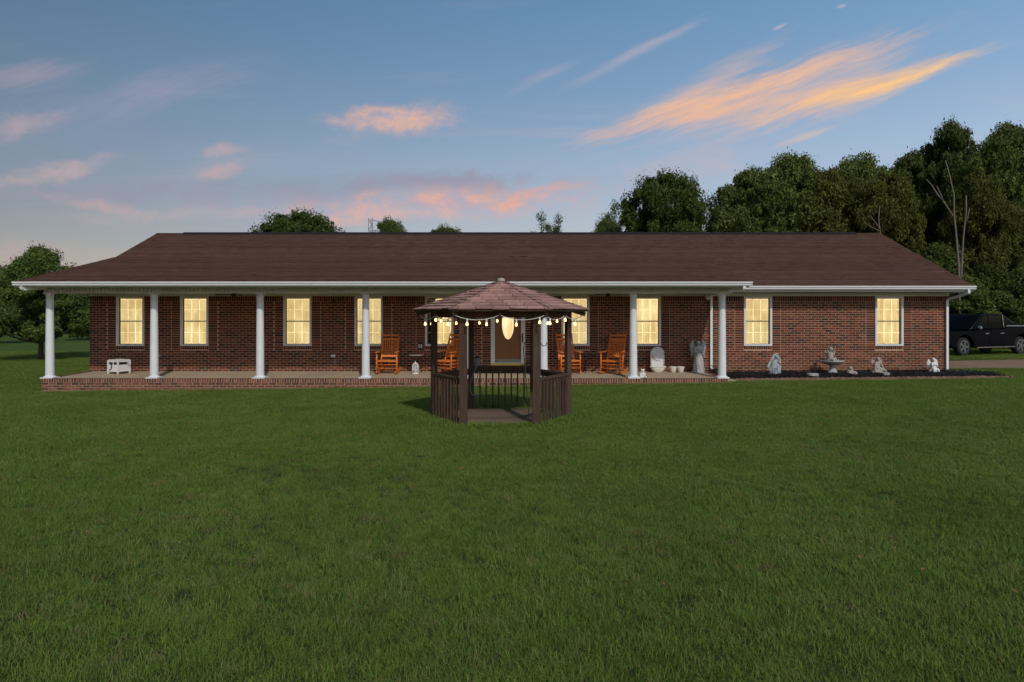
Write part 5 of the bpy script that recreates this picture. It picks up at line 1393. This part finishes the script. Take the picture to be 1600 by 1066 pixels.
tall('olive', 150, 470, 66, 110, 'low olive tree far behind the porch end', 2.9)
# bare snags in front of the woods
def snag(px0, Y, pts_px, lab):
    x0 = PX(px0, Y); z0 = gz(x0, Y); t = thing('dead_tree', lab, 'dead tree', (x0, Y, z0), 0)
    for i, (nm, pts, r0, r1) in enumerate(pts_px):
        n = len(pts); mb = MB(); mb.tube([(PX(a, Y) - x0, .1 * math.sin(j), PZ(b, Y) - z0) for j, (a, b) in enumerate(pts)], [r0 + (r1 - r0) * j / (n - 1) for j in range(n)], 8); mb.build(nm, M['snag'], t, smooth=True)
snag(1500, 36, [('trunk', [(1500, 545), (1500, 420), (1496, 370), (1491, 335), (1489, 305), (1482, 275), (1477, 251)], .062, .022), ('branch', [(1489, 338), (1478, 318), (1466, 303), (1455, 288), (1446, 281)], .05, .02), ('branch', [(1474, 314), (1470, 300), (1465, 290)], .03, .015)], 'bare grey dead tree with forked trunk in front of the woods')
snag(1503, 36.6, [('trunk', [(1503, 545), (1504, 420), (1507, 370), (1510, 330), (1508, 306)], .05, .03), ('branch', [(1511, 345), (1515, 332), (1517, 325)], .03, .015)], 'bare grey broken snag beside the forked dead tree')
snag(1376, 40, [('trunk', [(1377, 545), (1376, 360), (1374, 340), (1375, 322)], .05, .02), ('branch', [(1376, 360), (1368, 346), (1360, 336)], .03, .015), ('branch', [(1376, 362), (1358, 352), (1350, 345)], .03, .015)], 'thin bare branching stem before the yellowing woodland tree')
# antenna mast
Y = 50; x0 = PX(579, Y); am = thing('antenna_mast', 'thin dark lattice antenna mast rising behind the roof', 'antenna', (x0, Y, gz(x0, Y)))
top = PZ(341, Y) - gz(x0, Y); mb = MB()
for (a, b) in ((-.14, 0), (.14, 0), (0, .2)): mb = MB(); mb.tube([(a, b, 0), (a, b, top)], .016, 5); mb.build('leg', M['dark_metal'], am)
zz_ = 0.4
mb = MB(); k = 0
while zz_ < top - .4:
    s = 1 if k % 2 else -1; mb.tube([(-.14 * s, 0, zz_), (.14 * s, 0, zz_ + .35)], .018, 4); zz_ += .35; k += 1
mb.build('bracing', M['dark_metal'], am)
mb = MB(); mb.tube([(-.1, 0, top - .1), (.75, 0, top - .25)], .014, 5)
for k in range(4): mb.tube([(.1 + .18 * k, -.3, top - .16 - .05 * k), (.1 + .18 * k, .3, top - .12 - .05 * k)], .010, 4)
mb.build('aerial', M['dark_metal'], am)

# ------------------------------------------------------------------ grass blades
def clump(seed, nb, rad, hgt, wid, dry=.05):
    r = np.random.default_rng(seed); vs = []; fs = []; var = []
    for k in range(nb):
        q = r.random() * 2 * PI; d = rad * math.sqrt(r.random()); x, y = d * math.cos(q), d * math.sin(q)
        h = hgt * (.45 + .75 * r.random()); ln = h * r.uniform(.3, 2.1); aq = r.random() * 2 * PI; lx, ly = ln * math.cos(aq), ln * math.sin(aq)
        pq = aq + PI / 2 + r.uniform(-.6, .6); wx, wy = wid / 2 * math.cos(pq), wid / 2 * math.sin(pq); o = len(vs)
        vs += [(x - wx, y - wy, -.01), (x + wx, y + wy, -.01), (x + lx * .35 + wx * .8, y + ly * .35 + wy * .8, h * .62), (x + lx * .35 - wx * .8, y + ly * .35 - wy * .8, h * .62), (x + lx, y + ly, h)]
        fs += [(o, o + 1, o + 2, o + 3), (o + 3, o + 2, o + 4)]; w_ = r.random(); var += [w_, w_]
    me = bpy.data.meshes.new('grass_tuft'); me.from_pydata(vs, [], fs); at = me.attributes.new('var', 'FLOAT', 'FACE'); at.data.foreach_set('value', var); me.update(); return me
src = bpy.data.collections.new('grass_tufts')
for i in range(10):
    me = clump(50 + i, 46, .085, .031, .0032); me.materials.append(M['grass_dry'] if i == 9 else M['grass']); o = bpy.data.objects.new('grass_tuft', me); src.objects.link(o)
def in_hex(x, y, r):
    x -= GX_; y -= GY; x, y = abs(x), abs(y); return y < r * .866 and x * .866 + y * .5 < r * .866
def lawn_keep(x, y):
    if abs(x) > .80 * y + 2.6: return False
    if in_hex(x, y, A * .93): return False
    if y > YP - .04 and XL - .05 < x < PXR + .05: return False
    if x > PXR and x < 14.9 and y > bed_front(min(x, 14.8)) - .10 and y < bed_back(x) + .1: return False
    if x > PXR and x < XR + .1 and y > BY0 - .3: return False
    if x > XR and 23.7 < y < 28.0: return False
    return True
step = .3
gxs = [round(-37 + step * i, 3) for i in range(int(74 / step) + 1)]; gys = [round(2.3 + step * i, 3) for i in range(int(40 / step) + 1)]
def lk(x, y):
    if not lawn_keep(x, y): return False
    if y > 22.4 and XL - 8 < -abs(x) + 0 : pass
    if y > 22 and -13.5 < x < 14.5: return False
    return True
gme = grid_mesh('lawn_grass', gxs, gys, 0.0, lk)
bmx = bmesh.new(); bmx.from_mesh(gme); bmesh.ops.delete(bmx, geom=[v_ for v_ in bmx.verts if not v_.link_faces], context='VERTS'); bmx.to_mesh(gme); bmx.free()
nf = len(gme.polygons); dens = np.empty(nf, np.float32); scl = np.empty(nf, np.float32)
for i, p in enumerate(gme.polygons):
    x, y, _ = p.center; d = math.hypot(x, y)
    dens[i] = 300 if d < 5 else 300 * (5 / d) ** .62; scl[i] = 1.0 if d < 7 else 1.0 + .04 * (d - 7)
    mot = math.sin(x * 1.3 + 1.7 * math.sin(y * .9)) * math.sin(y * 1.1 + 1.3 * math.sin(x * .7)); dens[i] *= 1 + .07 * mot; scl[i] *= 1 + .08 * mot
    if d > 27: dens[i] *= .7
    if in_hex(x, y, A * 1.28): dens[i] *= 1.2; scl[i] *= 1.9
    if y > YP - .35 and XL < x < PXR: dens[i] *= .45
at = gme.attributes.new('dens', 'FLOAT', 'FACE'); at.data.foreach_set('value', dens)
at = gme.attributes.new('scl', 'FLOAT', 'FACE'); at.data.foreach_set('value', scl)
go = link('lawn_grass', gme, M['grass'], kind='stuff'); tag(go, 'short mown green grass covering the whole front lawn', 'grass')
gn = bpy.data.node_groups.new('scatter_grass', 'GeometryNodeTree'); gn.interface.new_socket('Geometry', in_out='INPUT', socket_type='NodeSocketGeometry'); gn.interface.new_socket('Geometry', in_out='OUTPUT', socket_type='NodeSocketGeometry')
N_ = gn.nodes; L_ = gn.links
gi = N_.new('NodeGroupInput'); gout = N_.new('NodeGroupOutput'); dp = N_.new('GeometryNodeDistributePointsOnFaces'); ip = N_.new('GeometryNodeInstanceOnPoints'); ci = N_.new('GeometryNodeCollectionInfo')
na = N_.new('GeometryNodeInputNamedAttribute'); na.data_type = 'FLOAT'; na.inputs[0].default_value = 'dens'
nb_ = N_.new('GeometryNodeInputNamedAttribute'); nb_.data_type = 'FLOAT'; nb_.inputs[0].default_value = 'scl'
rv = N_.new('FunctionNodeRandomValue'); rv.data_type = 'FLOAT_VECTOR'; rv.inputs[0].default_value = (-.12, -.12, 0); rv.inputs[1].default_value = (.12, .12, 6.283)
rs = N_.new('FunctionNodeRandomValue'); rs.data_type = 'FLOAT'; rs.inputs[2].default_value = .65; rs.inputs[3].default_value = 1.35
rs.inputs['Seed'].default_value = 5
mu = N_.new('ShaderNodeMath'); mu.operation = 'MULTIPLY'
ci.inputs[0].default_value = src; ci.inputs['Separate Children'].default_value = True; ci.inputs['Reset Children'].default_value = True
ip.inputs['Pick Instance'].default_value = True
L_.new(gi.outputs[0], dp.inputs['Mesh']); L_.new(na.outputs[0], dp.inputs['Density']); L_.new(dp.outputs['Points'], ip.inputs['Points']); L_.new(ci.outputs[0], ip.inputs['Instance'])
L_.new(rv.outputs[0], ip.inputs['Rotation']); L_.new(nb_.outputs[0], mu.inputs[0]); L_.new(rs.outputs[1], mu.inputs[1]); L_.new(mu.outputs[0], ip.inputs['Scale']); L_.new(ip.outputs[0], gout.inputs[0])
md = go.modifiers.new('scatter', 'NODES'); md.node_group = gn
# strip of bare soil along the porch foot
mb = MB(); vs = []; fs = []
n = 100
for i in range(n + 1):
    x = PXL - .1 + (PXR - PXL + .2) * i / n; wdt = .12 + .07 * math.sin(i * .7) + .05 * math.sin(i * 1.9)
    vs += [(x, YP - wdt, gz(x, YP) + .006), (x, YP + .02, gz(x, YP) + .03)]
for i in range(n): fs.append((2 * i, 2 * i + 2, 2 * i + 3, 2 * i + 1))
me = bpy.data.meshes.new('bare_soil'); me.from_pydata(vs, [], fs); me.update(); link('bare_soil', me, M['soil'], kind='structure')

# fallen leaves on the lawn
mb = MB()
for k in range(70):
    y = 4.5 + 16 * random.random() ** 1.2; x = random.uniform(-.78, .78) * y
    if in_hex(x, y, A * 1.05): continue
    c = Vector((x, y, gz(x, y) + random.uniform(.03, .05))); q = random.random() * 6.28; L = random.uniform(.016, .034)
    a = Vector((math.cos(q), math.sin(q), random.uniform(-.5, .5))) * L; b = Vector((-math.sin(q), math.cos(q), random.uniform(-.4, .4))) * L * .55; u_ = Vector((0, 0, L * .35))
    mb.add([c - a, c + b + u_, c + a, c - b + u_, c], [(0, 4, 1), (4, 2, 1), (0, 3, 4), (4, 3, 2)])
o = mb.build('fallen_leaves', M['fallen'], kind='stuff', fixn=False); tag(o, 'scattered brown and yellow fallen leaves lying in the grass', 'leaves')
